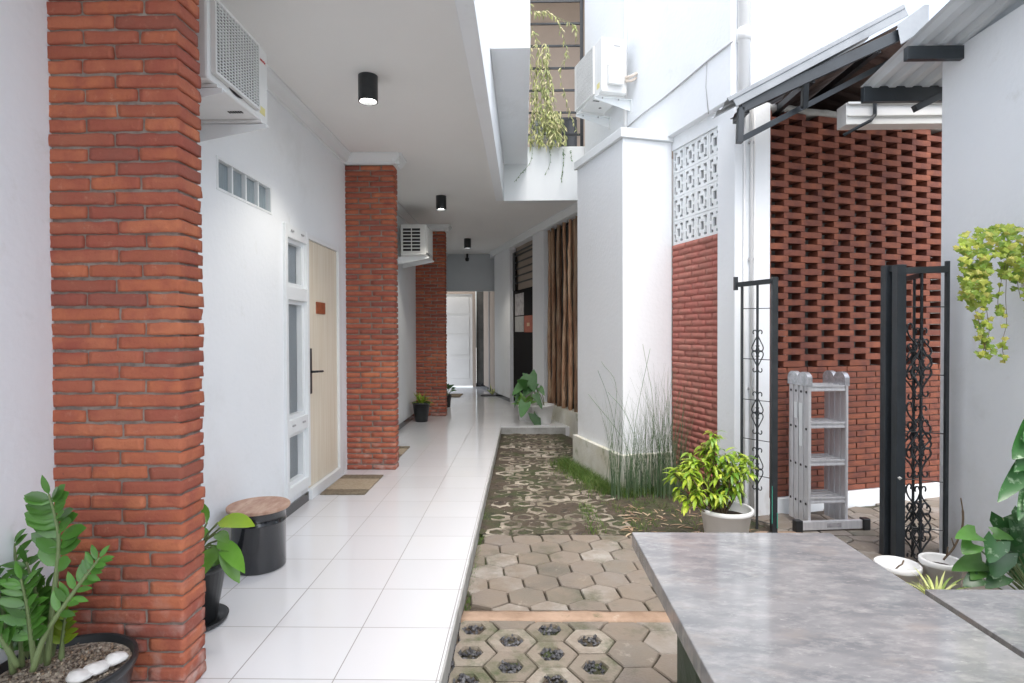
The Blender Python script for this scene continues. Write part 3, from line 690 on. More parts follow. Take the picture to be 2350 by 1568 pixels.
# ---- brick columns
def column_obj(y0, y1, label, fine):
    t = thing('brick_column', label, 'column', ((WX - 1.263) / 2, (y0 + y1) / 2, 0), 0, 'brick columns along the walkway')
    hw = (-1.263 - WX) / 2; hd_ = (y1 - y0) / 2
    mb = MB(); zt = 3.0; n = int(zt / .0533); pz = zt / n
    for c in range(n):
        z0_ = c * pz + .0035; z1_ = (c + 1) * pz - .0050
        if c % 2 == 0: cuts = [-hw - .02, -hw + .247 + U(-.012, .012), hw]
        else: cuts = [-hw - .02, -hw + .135 + U(-.015, .015), -hw + .345 + U(-.015, .015), hw]
        for q in range(len(cuts) - 1):
            xa = cuts[q] + (.005 if q else 0); xb = cuts[q + 1] - (.005 if q < len(cuts) - 2 else U(-.004, .004))
            ja = U(-.003, .003); zz = U(-.0015, .0015); tl = U(-.0025, .0025)
            k0 = len(mb.v)
            if fine: mb.rough(xa, xb, -hd_ + ja, hd_ + U(-.003, .003), z0_ + zz, z1_ + zz, max(4, int((xb - xa) / .018)), 6, 4, .0034, .0024, 26)
            else: mb.rough(xa, xb, -hd_ + ja, hd_ + U(-.003, .003), z0_ + zz, z1_ + zz, 4, 2, 2, .006, .0015, 24)
            for vi in range(k0, len(mb.v)): mb.v[vi].z += (mb.v[vi].x - xa) * tl * 6
    mb.build('brickwork', brick_m, t, smooth=True)
    mo = MB(); mo.box(-hw + .002, hw - .011, -hd_ + .010, hd_ - .010, 0, 3.0 - .001); mo.build('mortar', mortar_m, t)
    return t
column_obj(*COLS[0], 'large red brick column nearest the viewer, white bloom near its foot', True)
column_obj(*COLS[1], 'orange red brick column just past the cream door', False)
column_obj(*COLS[2], 'darkest and farthest brick column, behind a small potted plant', False)

# ================================================================== RIGHT HOUSE (turned 17 degrees)
rh = thing('house', 'white right house with square corner pillar, breeze block vent and pale brick panel', 'house', tuple(R0), R17)
pw = MB(); pw.box(.44, .60, -.94, 1.90, 3.14, 6.6); pw.build('upper_wall', plaster, rh, bevel=.004)
pl = MB(); pl.box(0, .5, 0, 1.075, GZ - .04, 3.10); pl.build('corner_pillar', plaster, rh, bevel=.006)
pc = MB(); pc.box(-.03, .53, -.03, 1.10, 3.10, 3.185); pc.build('pillar_cap', trim, rh, bevel=.006)
pg = MB(); pg.box(-.045, .52, -.045, 1.11, GZ - .04, .24); pg.build('pillar_plinth', dirty_plaster, rh, bevel=.005)
vw = MB()   # wall round the vent and brick panel
vw.box(.50, .60, -.72, -.001, 3.02, 3.139); vw.box(.54, .60, -.72, -.001, GZ, 2.15)
vw.build('side_wall', plaster, rh)
co_ = MB(); co_.box(.475, .80, -.94, -.721, GZ - .04, 3.139); co_.build('corner_column', plaster, rh, bevel=.005)
PAT = ["#######", "#..#..#", "#.###.#", "###.###", "#.#.#.#", "#..#..#", "#######"]
PAT = ["########", "#..##..#", "#.####.#", "#.#..#.#", "###..###", "#.#..#.#", "#.####.#", "#..##..#", "########"]
BW, BH = .18, .2175
first = None
for r in range(4):
    for c in range(4):
        if first is None:
            m = MB(); nn_ = 8
            for ri, row in enumerate(PAT):
                ci = 0
                while ci < nn_:
                    if row[ci] == '#':
                        cj = ci
                        while cj < nn_ and row[cj] == '#': cj += 1
                        m.box(0, .022, ci * BW / nn_, cj * BW / nn_, (8 - ri) * BH / 9, (9 - ri) * BH / 9); ci = cj
                    else: ci += 1
            first = m.build('breeze_block', trim, rh); o = first
        else:
            o = first.copy(); COL.objects.link(o); o.parent = rh
        o.location = (.515 + U(-.0015, .0015), -.7195 + c * BW + .0008 * c, 2.1505 + r * BH)
        o.scale = (1, .985, .985)
vb = MB(); vb.box(.565, .595, -.719, -.0015, 2.1505, 3.0195); vb.build('vent_shade_sheet', dark_in, rh)  # near-black sheet stands for the shade inside the vent
bp_ = MB(); n = 42; pz = (2.15 - GZ) / n
for c in range(n):
    y = -.72 + (-.10 if c % 2 else 0)
    while y < 0:
        a = max(-.719, y + .004); b = min(-.001, y + .205 - .004)
        if b - a > .02: bp_.rough(.50 + U(-.003, .002), .555, a, b, GZ + c * pz + .003, GZ + (c + 1) * pz - .004, 2, 4, 2, .006, .0022, 24)
        y += .205
bp_.build('brick_panel', painted_brick, rh, smooth=True)
bq = MB(); bq.box(.509, .54, -.719, -.001, GZ, 2.149); bq.build('panel_mortar', painted_brick, rh)
# plane of the branch screen: low wall, columns, dark opening
lw = MB(); lw.box(.66, .80, 1.3, 4.12, GZ - .04, .23); lw.build('low_wall', dirty_plaster, rh, bevel=.004)
for a, b in ((4.12, 4.69), (6.14, 7.35)):
    m = MB(); m.box(.66, .80, a, b, 0, 3.0); m.build('column', plaster, rh, bevel=.004)
m = MB(); m.box(.665, .80, 1.9, 7.9, 3.001, 3.099); m.build('upper_lintel', plaster, rh)
m = MB(); m.box(.655, .659, 6.14, 7.35, .001, .075); m.build('skirting', black_gloss, rh)
rm = MB(); rm.box(1.9, 2.0, 1.2, 8.5, -.1, 3.30); rm.box(.801, 1.9, 8.4, 8.5, -.1, 3.30); rm.box(.81, 1.9, 1.2, 1.3, -.1, 3.30)
rm.build('room', grey_room, rh)
gw = MB(); gw.box(1.05, 1.12, 1.3, 4.6, -.1, 3.1); gw.build('inner_wall', grey_room, rh)
gw = MB(); gw.box(.90, .93, 2.95, 4.1, .2, 3.0); gw.build('shade_board', concrete_dk, rh)  # dark sheet added as painted shade between the branches
gw = MB(); gw.box(.79, .82, 4.70, 6.13, 2.17, 3.1); gw.build('inner_wall', beige, rh)
dw = MB(); dw.box(.99, 1.049, 2.55, 3.4, 1.15, 2.35); dwo = dw.build('inner_window', black_metal, rh)
dg = MB(); dg.box(.98, .989, 2.58, 3.37, 1.72, 1.76); dg.build('window_rail', trim, dwo)
rr = MB(); rr.box(.60, 2.1, 1.2, 8.6, 3.305, 3.35); rr.build('inner_roof', grey_room, rh)
# grille and notice board in the dark opening
bd = MB(); bd.box(.73, .78, 4.70, 6.13, .02, 2.16); bdo = bd.build('dark_door', mat('black_door', (.010, .009, .010), .8, spec=.15), rh)
gb_ = MB()
gb_.box(.72, .75, 5.98, 6.13, 2.161, 2.90)
for z in (2.30, 2.43, 2.56, 2.69, 2.82, 2.89): gb_.box(.725, .745, 4.70, 5.979, z - .012, z + .012)
gb_.build('window_bars', black_metal, rh)
br = MB()
br.box(.724, .729, 5.42, 5.98, 1.68, 2.09); br.build('poster', paper, bdo)
br = MB(); br.box(.724, .729, 5.42, 5.99, 1.37, 1.66); br.box(.7235, .724, 5.60, 5.85, 1.42, 1.58); br.build('notice', paper2, bdo)
br = MB(); br.box(.722, .7235, 4.85, 5.38, 1.36, 1.66); br.build('notice', paper_o, bdo)
br = MB(); br.box(.716, .7215, 5.05, 5.2, 1.47, 1.53); br.build('notice', mat('cream_mark', (.6, .45, .3), .6), bdo)
gy = MB(); gy.box(.70, .729, 4.72, 5.25, .05, .50); gy.build('kick_box', grey_room, bdo)
# conduits and cable on the upper wall
def world_tube(name, pts, r, m, parent, n=8):
    mb = MB(); mb.tube(pts, r, n); return mb.build(name, m, parent, smooth=True, world=True)
world_tube('conduit', [loc(.425, .78, 6.5), loc(.425, .78, 3.19)], .020, pvc, rh)
cp = [at(1445, 280, Y=5.7)]
def on_wall(px, py, a):     # meet the ray with the plane at distance a in the turned house
    d = ray(px, py); o = V((0, 0, H)); n_ = vv; t = ((R0 + vv * a) - o).dot(n_) / d.dot(n_); return o + d * t
pts = [on_wall(x, y, .43) for x, y in ((1440, 292), (1475, 262), (1520, 228), (1575, 182), (1630, 135), (1682, 95))]
world_tube('cable', pts, .007, cable_m, rh)
world_tube('cable', [on_wall(1622, 145, .435), on_wall(1620, 200, .435), on_wall(1626, 262, .435)], .003, cable_m, rh)
# rain pipe and conduits at the corner
dp = MB()
q = loc(.52, -.985); dp.tube([(q.x, q.y, 6.6), (q.x, q.y, 3.02)], .043, 14)
dp.lathe([(.043, 0), (.051, .0), (.051, .09), (.043, .09)], 14, (q.x, q.y, 3.56))
dp.build('rain_pipe', pvc, rh, smooth=True, world=True)
dp = MB()
for a_, b_, r_ in ((.61, -.96, .012), (.55, -.955, .009), (.64, -.955, .007)):
    q = loc(a_, b_); dp.tube([(q.x, q.y, 6.6 if a_ == .61 else 3.1), (q.x, q.y, GZ)], r_, 8)
dp.build('conduit', pvc, rh, smooth=True, world=True)
for z_ in (.9, 1.9, 2.8):
    q = loc(.61, -.955, z_); dp = MB(); dp.box(q.x - .02, q.x + .02, q.y - .012, q.y + .012, z_, z_ + .018); dp.build('pipe_clip', cable_m, rh, world=True)

# ================================================================== perforated brick wall
pf = thing('brick_screen_wall', 'perforated red brick wall behind the ladder, solid in its lower part', 'brick wall', tuple(loc(.80, -.90)), R17)
LW = 2.6; ph = .0497
mb = MB(); mp_ = MB()
z = .02; c = 0
while z < 3.06:
    if z < 1.04:
        x = -.1 if c % 2 else 0.0
        while x < LW:
            a = max(0, x + .004); b = min(LW, x + .2 - .004)
            if b - a > .02: mb.rough(a, b, 0 + U(-.002, .002), .10, z + .003, z + ph - .004, 4, 2, 2, .004, .0013, 24)
            x += .2
    else:
        x = -.165 if c % 2 else 0.0
        while x < LW:
            a = max(0, x); b = min(LW, x + .208)
            if b - a > .02:
                mb.rough(a, b, 0 + U(-.003, .003), .105, z, z + ph - .0015, 4, 2, 2, .003, .0013, 24)
            x += .33
    z += ph; c += 1
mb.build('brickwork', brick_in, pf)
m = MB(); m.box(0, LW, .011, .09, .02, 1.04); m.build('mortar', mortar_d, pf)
m = MB(); m.box(-.002, LW, -.025, .12, GZ - .04, .018); m.build('plinth', trim, pf, bevel=.004)
m = MB(); m.rough(0, LW, -.01, .115, z, z + .05, 50, 3, 2, .008, .008, 6); m.build('cement_top', side_m, pf, smooth=True)
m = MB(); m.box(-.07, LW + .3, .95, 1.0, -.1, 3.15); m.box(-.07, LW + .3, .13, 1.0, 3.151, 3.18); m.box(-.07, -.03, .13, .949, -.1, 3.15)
pbk = m.build('room_behind', concrete_dk, pf)  # dark wall colour stands for the shade seen through the holes
m = MB()
for xx in (.60, .63 + .31):
    m.box(xx, xx + .06, .93, .949, .9, 2.1)
m.build('painted_light_slit', trim, pf)  # white strips stand in for slits of light at the back

# ================================================================== right garden wall
gwall = MB(); gwall.box(2.685, 2.90, -3.5, 3.80, GZ - .04, 3.10)
tag(gwall.build('garden_wall', plaster, bevel=.004), 'plain white wall at right edge carrying the wall planter', 'wall')

# ================================================================== canopies
def corrugated(mb, p0, eu, ev, nu, lu, lv, amp, thick=.002):
    # ribs run along ev; waves across eu
    eu = V(eu).normalized(); ev = V(ev).normalized(); n_ = eu.cross(ev).normalized(); p0 = V(p0)
    vs = []; fs = []; per = 8
    for i in range(nu * per + 1):
        ph_ = (i % per) / per
        hgt = amp if ph_ < .30 else (0 if .42 <= ph_ <= .88 else amp * .5)
        for e in (0, 1): vs.append(p0 + eu * lu * i / (nu * per) + ev * lv * e + n_ * hgt)
    N = len(vs)
    vs += [q + n_ * thick for q in vs]
    for i in range(nu * per):
        a = 2 * i; fs.append((a, a + 1, a + 3, a + 2)); fs.append((N + a, N + a + 2, N + a + 3, N + a + 1))
    mb.add(vs, fs)
c2 = thing('canopy_roof', 'pale corrugated canopy on dark beams above the right wall', 'canopy', (2.6, 3.4, 3.1))
def C2(name, mb, m, bevel=0): return mb.build(name, m, c2, bevel=bevel, world=True)
A = at(2191, 0, X=2.36); B = at(1979, 203, X=2.36)
dirv = (B - A).normalized()
m = MB(); st = A - dirv * 1.2
corrugated(m, st - V((0, 0, .008)), (1, 0, 0), dirv, 7, .80, (B - st).length + .02, .028)
C2('metal_sheet', m, mat('bounce_lit_sheet', (.66, .69, .71), .45, (.58, .61, .63), 3, transl=.15))  # bounced light put into the sheet: paler colour, slight translucency
m = MB(); a_ = at(2078, 124, X=2.345); m.box(2.345, 2.86, a_.y - .02, a_.y + .02, a_.z - .04, a_.z + .04)
C2('beam', m, dark_steel, .002)
m = MB(); b_ = at(1979, 221, X=2.36); m.box(2.36, 3.3, b_.y - .02, b_.y + .02, b_.z - .045, b_.z + .060)
m.bar(at(2098, 250, Y=b_.y - .02), at(2098, 250, Y=b_.y - .02) + V((.45, .0, .22)), .045, .045)
C2('beam', m, dark_steel, .002)
m = MB(); gA = at(1932, 262, Y=4.33)
m.box(gA.x + .02, 3.6, 4.30, 4.305, gA.z - .085, gA.z + .07); m.box(gA.x + .02, 3.6, 4.305, 4.42, gA.z - .085, gA.z - .08); m.box(gA.x + .02, 3.6, 4.42, 4.425, gA.z - .085, gA.z + .07)
m.box(gA.x + .015, gA.x + .02, 4.30, 4.425, gA.z - .085, gA.z + .07); m.box(gA.x + .02, 3.6, 4.28, 4.30, gA.z + .055, gA.z + .07)
m.box(gA.x + .02, 3.6, 4.285, 4.30, gA.z - .03, gA.z - .02)
C2('gutter', m, ac_white)
m = MB(); h0 = at(2008, 232, Y=4.27); m.tube([h0 + V((0, 0, .02)), h0 - V((0, 0, .10)), h0 + V((-.03, 0, -.14)), h0 + V((-.17, .1, -.21))], .013, 6); C2('gutter_hook', m, dark_steel)

c1 = thing('canopy_roof', 'sloping grey metal canopy on dark truss over the perforated wall', 'canopy', (2.0, 4.2, 3.0))
def C1(name, mb, m, bevel=0): return mb.build(name, m, c1, bevel=bevel, world=True)
YT = 4.12
e0 = at(1666, 238, Y=YT); e1 = at(2066, 26, Y=YT); sl_ = (e1 - e0).normalized()
Lc = (e1 - e0).length; kx = (1.99 - e0.x) / sl_.x
m = MB(); corrugated(m, e0 + V((0, -.03, 0)), (0, 1, 0), sl_, 2, .33, kx, -.014); corrugated(m, e0 + V((0, -.03, 0)) + sl_ * kx, (0, 1, 0), sl_, 7, 1.15, Lc - kx, -.014); C1('metal_sheet', m, metal_sheet)
m = MB(); q0 = e0 + V((0, -.04, .01)); q1 = e1 + V((0, -.04, .01)); m.bar(q0, q1, .02, .030)
fd = V((sl_.z, 0, -sl_.x)); m.bar(q0 + fd * .042 + sl_ * .03, q1 + fd * .042, .008, .055, -fd); C1('edge_flashing', m, zinc, .003)
up_ = V((0, -1, 0)).cross(sl_).normalized()
if up_.z < 0: up_ = -up_
dn = -up_
m = MB(); corrugated(m, e0 + sl_ * .10 + dn * .075 + V((0, .02, 0)), (0, 1, 0), sl_, 2, .24, kx - .10, -.01); corrugated(m, e0 + dn * .085 + V((0, .02, 0)) + sl_ * kx, (0, 1, 0), sl_, 8, 1.5, Lc - kx, -.012); k9 = e0 + dn * .115 + sl_ * (Lc - .02) + V((0, .03, 0)); corrugated(m, k9, (0, 1, 0), (1, 0, -.3), 8, 1.5, .8, -.012)
fe = [e0 + dn * .085 + sl_ * kx + V((0, 1.5, 0)), e0 + dn * .085 + sl_ * Lc + V((0, 1.5, 0)), k9 + V((.8, 1.47, -.24))]
lo9 = [V((p.x, p.y, 3.10)) for p in fe]
m.add(fe + lo9 + [p + V((0, .03, 0)) for p in fe + lo9], [(0, 1, 4, 3), (1, 2, 5, 4), (6, 9, 10, 7), (7, 10, 11, 8), (0, 3, 9, 6), (2, 8, 11, 5)]); C1('underside', m, brown_sheet)
m = MB()
t0 = at(1700, 248, Y=YT); t1 = at(2062, 82, Y=YT); m.bar(t0, t1, .045, .075, up_)
b0 = at(1697, 322, Y=YT); b1 = at(2100, 112, Y=YT + .5)
m.bar(b0, b1, .04, .04); m.bar(t0, b0 - V((0, 0, .02)), .04, .045, (0, 1, 0))
v0 = at(1848, 185, Y=YT); v1 = at(1846, 248, Y=YT + .1); m.bar(v0, v1, .04, .035, (0, 1, 0))
C1('truss', m, dark_steel, .002)
for k_ in range(3):
    m = MB(); pp = t0 + (t1 - t0) * (.04 + .42 * k_) + dn * .02; m.bar(pp + V((0, .03, 0)), pp + V((0, 1.2 if k_ else .25, 0)), .04, .05); C1('purlin', m, black_metal)
m = MB(); bk0 = loc(.70, -.70, 3.02); bk1 = loc(2.6, -.70, 3.06); m.bar(bk0, bk1, .05, .10); C1('wall_beam', m, black_metal)
# ridge cap
m = MB()
r_ = [at(2059, 57, Y=YT - .05), at(2122, 11, Y=YT - .05), at(2121, 67, Y=YT - .05), at(2067, 101, Y=YT - .05)]
m.add(r_ + [q_ + V((.01, .012, 0)) for q_ in r_], [(0, 1, 2, 3), (7, 6, 5, 4), (0, 4, 5, 1), (1, 5, 6, 2), (2, 6, 7, 3), (3, 7, 4, 0)])
rr_ = [r_[1], r_[1] + V((.03, 0, 0)), r_[2] + V((.03, 0, 0)), r_[2]]
m.add([q_ for q_ in (r_[1], r_[2], r_[2] + V((.03, .0, .0)), r_[1] + V((.03, .0, 0)))], [(0, 1, 2, 3)])
C1('ridge_cap', m, zinc)

# ================================================================== air conditioners
def ac(label, location, rz, D, L_, Hh, group='outdoor air conditioner units on wall brackets', logo=True):
    t = thing('air_conditioner', label, 'air conditioner', location, rz, group)      # x out of the wall, y to the viewer's right, origin: wall, left end, underside
    g0 = .09                                     # gap to the wall
    m = MB(); m.box(g0, g0 + D, 0, L_, 0, Hh); m.build('casing', ac_white, t, bevel=.012)
    gx = g0 + D
    gy0, gy1, gz0, gz1 = .035, L_ * .74, .045, Hh - .035
    m = MB(); m.box(gx, gx + .002, gy0, gy1, gz0, gz1); gp = m.build('fan_opening', grille_dark, t)
    m = MB(); m.lathe([(min(L_ * .70, Hh) * .46, 0), (min(L_ * .70, Hh) * .46, .002), (.0, .002)], 40); 
    mm = Matrix.Translation((gx + .0025, (gy0 + gy1) / 2, (gz0 + gz1) / 2)) @ Matrix.Rotation(PI / 2, 4, 'Y')
    m.v = [mm @ q for q in m.v]; m.build('fan_duct', dark_in, gp)
    m = MB(); nb = 5
    cy, cz_ = (gy0 + gy1) / 2, (gz0 + gz1) / 2; R_ = min(L_ * .70, Hh) * .42
    for q in range(3):
        a = q * 2 * PI / 3 + .4; vs = []
        for s_ in range(6):
            aa = a + s_ * .22
            vs += [(gx + .0055, cy + .05 * math.cos(aa), cz_ + .05 * math.sin(aa)), (gx + .0055 + .004 * s_ / 5, cy + R_ * math.cos(aa), cz_ + R_ * math.sin(aa))]
        m.add(vs, [(2 * i, 2 * i + 1, 2 * i + 3, 2 * i + 2) for i in range(5)])
    m.build('fan', grille_dark, gp)
    m = MB(); n1 = int((gz1 - gz0) / .0135)
    for i in range(n1 + 1):
        z_ = gz0 + (gz1 - gz0) * i / n1; m.bar((gx + .016, gy0, z_), (gx + .016, gy1, z_), .0045, .0045)
    n2 = int((gy1 - gy0) / .026)
    for i in range(n2 + 1):
        y_ = gy0 + (gy1 - gy0) * i / n2; m.bar((gx + .020, y_, gz0), (gx + .020, y_, gz1), .004, .004, (0, 1, 0))
    for (ya, yb, za, zb) in ((gy0 - .012, gy1 + .012, gz0 - .012, gz0), (gy0 - .012, gy1 + .012, gz1, gz1 + .012), (gy0 - .012, gy0, gz0, gz1), (gy1, gy1 + .012, gz0, gz1)):
        m.box(gx + .001, gx + .022, ya, yb, za, zb)
    m.build('front_grille', ac_white, t)
    # left end louvres
    m = MB(); m.box(g0 + .03, g0 + D - .075, -.0022, -.0002, .045, Hh - .05); lo = m.build('end_opening', dark_in, t)
    m = MB(); z_ = .04
    nl = 7
    for i in range(nl + 1):
        z_ = .045 + (Hh - .095) * i / nl; m.box(g0 + .025, g0 + D - .07, -.010, -.003, z_ - .006, z_ + .006)
    xm = g0 + (D - .045) / 2
    for xa in (g0 + .018, xm - .006, g0 + D - .075): m.box(xa, xa + .012, -.0125, -.0105, .035, Hh - .04)
    m.build('louvre', ac_white, lo)
    # valve cover on the right end
    m = MB(); m.box(g0 + .06, g0 + D - .06, L_ + .001, L_ + .045, .07, Hh * .48); m.box(g0 + .06, g0 + D - .06, L_ + .001, L_ + .012, Hh * .48 + .001, Hh - .06)
    m.build('valve_cover', ac_white, t, bevel=.008)
    m = MB()
    for z_ in (Hh - .075,): m.box(g0 + .08, g0 + .15, L_ + .0125, L_ + .014, z_ - .012, z_)
    m.box(g0 + .09, g0 + .10, L_ + .0125, L_ + .014, Hh * .55, Hh * .57)
    m.build('end_slot', cable_m, t)
    m = MB(); m.tube([(g0 + .03, L_ + .02, .15), (g0 - .02, L_ + .05, .16), (.005, L_ + .045, .20)], .017, 8)
    m.tube([(g0 + .03, L_ + .02, .12), (g0 - .03, L_ + .04, .12), (.005, L_ + .03, .16)], .014, 8)
    m.build('refrigerant_pipe', mat('pipe_wrap', (.66, .58, .50), .7) if 'pipe_wrap' not in MATS else MATS['pipe_wrap'], t, smooth=True)
    # underside feet, holes
    m = MB()
    for y_ in (L_ * .14, L_ * .86): m.box(g0 - .01, gx + .012, y_ - .03, y_ + .03, -.014, -.0005)
    m.build('foot', ac_white, t, bevel=.002)
    m = MB(); m.lathe([(.016, -.001), (.016, -.003), (0, -.003)], 14, (g0 + D * .4, L_ * .40, 0))
    for q in range(6): m.box(g0 + D * .7 + .012 * q, g0 + D * .7 + .008 + .012 * q, L_ * .62, L_ * .66, -.0025, -.0008)
    m.build('drain_hole', dark_in, t)
    for y_ in (L_ * .13, L_ * .87):
        m = MB()
        bz = -.016; ln = gx + .03
        m.box(0.002, ln, y_ - .018, y_ + .018, bz - .005, bz)
        m.add([(0.002, y_ - .018, bz - .005), (ln, y_ - .018, bz - .005), (ln, y_ - .018, bz - .022), (0.002, y_ - .018, bz - .11),
               (0.002, y_ - .014, bz - .005), (ln, y_ - .014, bz - .005), (ln, y_ - .014, bz - .022), (0.002, y_ - .014, bz - .11)],
              [(0, 1, 2, 3), (7, 6, 5, 4), (0, 4, 5, 1), (1, 5, 6, 2), (2, 6, 7, 3), (3, 7, 4, 0)])
        m.box(0.001, .006, y_ - .017, y_ + .03, bz - .14, bz - .006)
        m.build('bracket', trim, t)
        m = MB(); m.tube([(g0 + .05, y_, bz - .02), (g0 + .05, y_, .0)], .007, 6); m.tube([(gx - .05, y_, bz - .02), (gx - .05, y_, .0)], .007, 6); m.build('bolt', cable_m, t)
    if logo:
        text('Panasonic', .024, red_ink, 'logo', face_px(gx + .0015, L_ * .865, Hh * .82), t)
    m = MB(); m.box(gx + .0002, gx + .0012, L_ * .83, L_ * .93, Hh * .10, Hh * .20); m.build('rating_label', yellow_lbl, t)
    return t
bf = at(616, 292, X=-1.315); tf = at(617, 126, X=-1.315); nb_ = at(477, 177, X=-1.315)
ac('white outdoor air conditioner high above the transom window, its fan grille seen from below', (WX, nb_.y, bf.z), 0, -1.315 - WX - .09, bf.y - nb_.y, tf.z - bf.z)
n3 = at(985, 585, X=-1.27); f3 = at(999, 575, X=-1.27); t3 = at(985, 515, X=-1.27)
ac('small white air conditioner tucked by the farthest brick column, louvred end facing us', (WX, n3.y, n3.z), 0, .34, .60, t3.z - n3.z)
q2 = loc(.44, .60 + .68)
ac('white air conditioner on the right house upper wall, valve cover facing us', (q2.x, q2.y, 3.765), R17 + PI, .28, .68, .545, logo=False)

# ================================================================== ceiling lamps
def lamp(y, px, label):
    t = thing('ceiling_lamp', label, 'lamp', (px, y, 3.099), 0, 'black can lamps on the walkway ceiling')
    m = MB(); m.lathe([(0, 0), (.066, 0), (.066, -.175), (.060, -.175), (.057, -.150), (0, -.150)], 8 * 4); m.build('housing', black_metal, t, smooth=False)
    m = MB(); m.disc((0, 0, -.156), .055, 24, up=False); m.build('lens', lamp_glow, t)
    return t
for i, (x_, y_, lb) in enumerate(((-1.053, 3.97, 'black lit ceiling lamp nearest the viewer, the largest of the row'),
                                  (-1.045, 7.44, 'middle black ceiling lamp, between the two others of the row'),
                                  (-1.03, 10.8, 'smallest ceiling lamp, above the far security camera'))):
    lamp(y_, x_, lb)
    ld = bpy.data.lights.new('lamp_light', 'SPOT'); ld.energy = 22; ld.spot_size = math.radians(110); ld.spot_blend = .6; ld.color = (1, .93, .82); ld.shadow_soft_size = .05
    lo_ = bpy.data.objects.new('lamp_light', ld); COL.objects.link(lo_); lo_.location = (x_, y_, 2.935)
# security camera
t = thing('security_camera', 'small black security camera on the lintel under the far lamp', 'camera', (-1.22, 12.89, 2.95))
q = at(1072, 592, Y=12.80) - V((-1.22, 12.89, 2.95))
m = MB(); m.tube([(q.x, 0.005, q.z + .10), (q.x, -.06, q.z + .10), (q.x, -.08, q.z)], .022, 8); m.build('mount', black_plastic, t)
m = MB(); m.lathe([(0, -.05), (.035, -.04), (.045, 0), (.04, .03), (0, .04)], 16, (q.x, -.08, q.z - .03)); m.build('body', black_plastic, t, smooth=True)

# ================================================================== branch screen
bs = thing('branch_screen', 'screen of wavy brown branches standing on the low wall', 'screen', tuple(loc(.70, 3.2, .23)), R17)
for i in range(12):
    bpos = 2.80 + 1.26 * (i / 11.0) ** .95 + U(-.02, .02); m = MB(); pts = []; rs = []
    r0 = U(.026, .044); ph1, ph2 = U(0, 6), U(0, 6); am = U(.006, .022); lean = U(-.05, .05)
    for k_ in range(19):
        z_ = 0.0 + 2.74 * k_ / 18
        pts.append(V((-.005 + U(-.004, .004) + .02 * math.sin(z_ * 1.9 + ph1) * .5 + (i % 2) * .05, bpos - 3.2 + lean * (z_ / 2.7 - .5) + am * math.sin(z_ * 3.1 + ph2) + U(-.006, .006), z_)))
        rs.append(r0 * (1 - .25 * z_ / 2.74) * U(.86, 1.14))
    m.tube(pts, rs, 8); m.build('branch', log_m, bs, smooth=True)

# ================================================================== railing above the parapet and the wall behind
rl = thing('window_grille', 'tall black grille of level bars standing on the cross parapet', 'grille', (.4, 7.35, 3.67))
m = MB(); ra = at(1335, 335, Y=7.36)
m.box(ra.x - .02, ra.x + .02, 7.34, 7.38, 3.671, 6.2)
m.build('post', black_metal, rl, world=True)
for yb in (3.5 - 51 * 2, 3.5 - 51, 3.5, 55, 106, 157, 208, 259, 310):
    z_ = at(1280, yb, Y=7.36).z; m = MB(); m.box(-.20, ra.x - .021, 7.35, 7.37, z_ - .012, z_ + .012); m.build('bar', black_metal, rl, world=True)
bh = thing('back_building', 'beige upper wall seen through the black grille, small window low down', 'building', (.4, 9.6, 3.3))
m = MB(); m.box(-1.6, 2.2, 9.6, 9.7, 3.301, 7.5); m.build('wall', beige, bh, world=True)
m = MB(); m.box(-1.6, 2.2, 7.6, 9.599, 7.0, 7.1); m.box(-1.7, -1.6, 7.6, 9.6, 3.301, 7.0); m.box(2.2, 2.3, 7.6, 9.6, 3.301, 7.0); m.build('ceiling', beige, bh, world=True)
m = MB(); w0 = at(1262, 352, Y=9.57); w1 = at(1318, 276, Y=9.57)
m.box(w0.x - .3, w1.x, 9.56, 9.575, 3.45, w1.z); wdo = m.build('window', glass_dark, bh, world=True)
m = MB(); m.box(w0.x - .3, w1.x + .03, 9.55, 9.599, w1.z + .001, w1.z + .04); m.box(w1.x + .001, w1.x + .04, 9.55, 9.599, 3.45, w1.z)
xm = (w0.x + w1.x) / 2 + .1; m.box(xm - .012, xm + .012, 9.545, 9.559, 3.45, w1.z); m.box(w0.x - .3, w1.x, 9.54, 9.5445, 3.95, 3.97)
m.build('window_frame', dark_steel, wdo, world=True)

# ================================================================== table and bench
tb = thing('table', 'long polished grey concrete table with faint streaks', 'table', (.72, 1.1, GZ))
c0 = at(1450, 1222, Z=.65); c1_ = at(1905, 1222, Z=.65)
yf = (c0.y + c1_.y) / 2
m = MB(); m.box(c0.x, c1_.x, -.35, yf, .600, .65); m.build('tabletop', concrete, tb, bevel=.003, world=True)
m = MB(); m.box(c0.x + .045, c1_.x - .05, 1.42, 1.60, GZ - .03, .599); m.build('leg', leg_m, tb, bevel=.004, world=True)
m = MB(); m.box(c0.x + .045, c1_.x - .05, -.1, .08, GZ - .03, .599); m.build('leg', leg_m, tb, bevel=.004, world=True)
bn = thing('bench', 'low grey concrete bench right of the long table', 'bench', (1.8, 1.1, GZ))
c2_ = at(2122, 1352, Z=.36)
m = MB(); m.box(c2_.x, 2.25, -.3, c2_.y, .305, .36); m.build('seat', concrete, bn, bevel=.003, world=True)
m = MB(); m.box(c2_.x + .06, 2.2, 1.7, 1.85, GZ - .03, .304); m.build('leg', leg_m, bn, bevel=.004, world=True)
m = MB(); m.box(c2_.x + .06, 2.2, 0, .15, GZ - .03, .304); m.build('leg', leg_m, bn, bevel=.004, world=True)

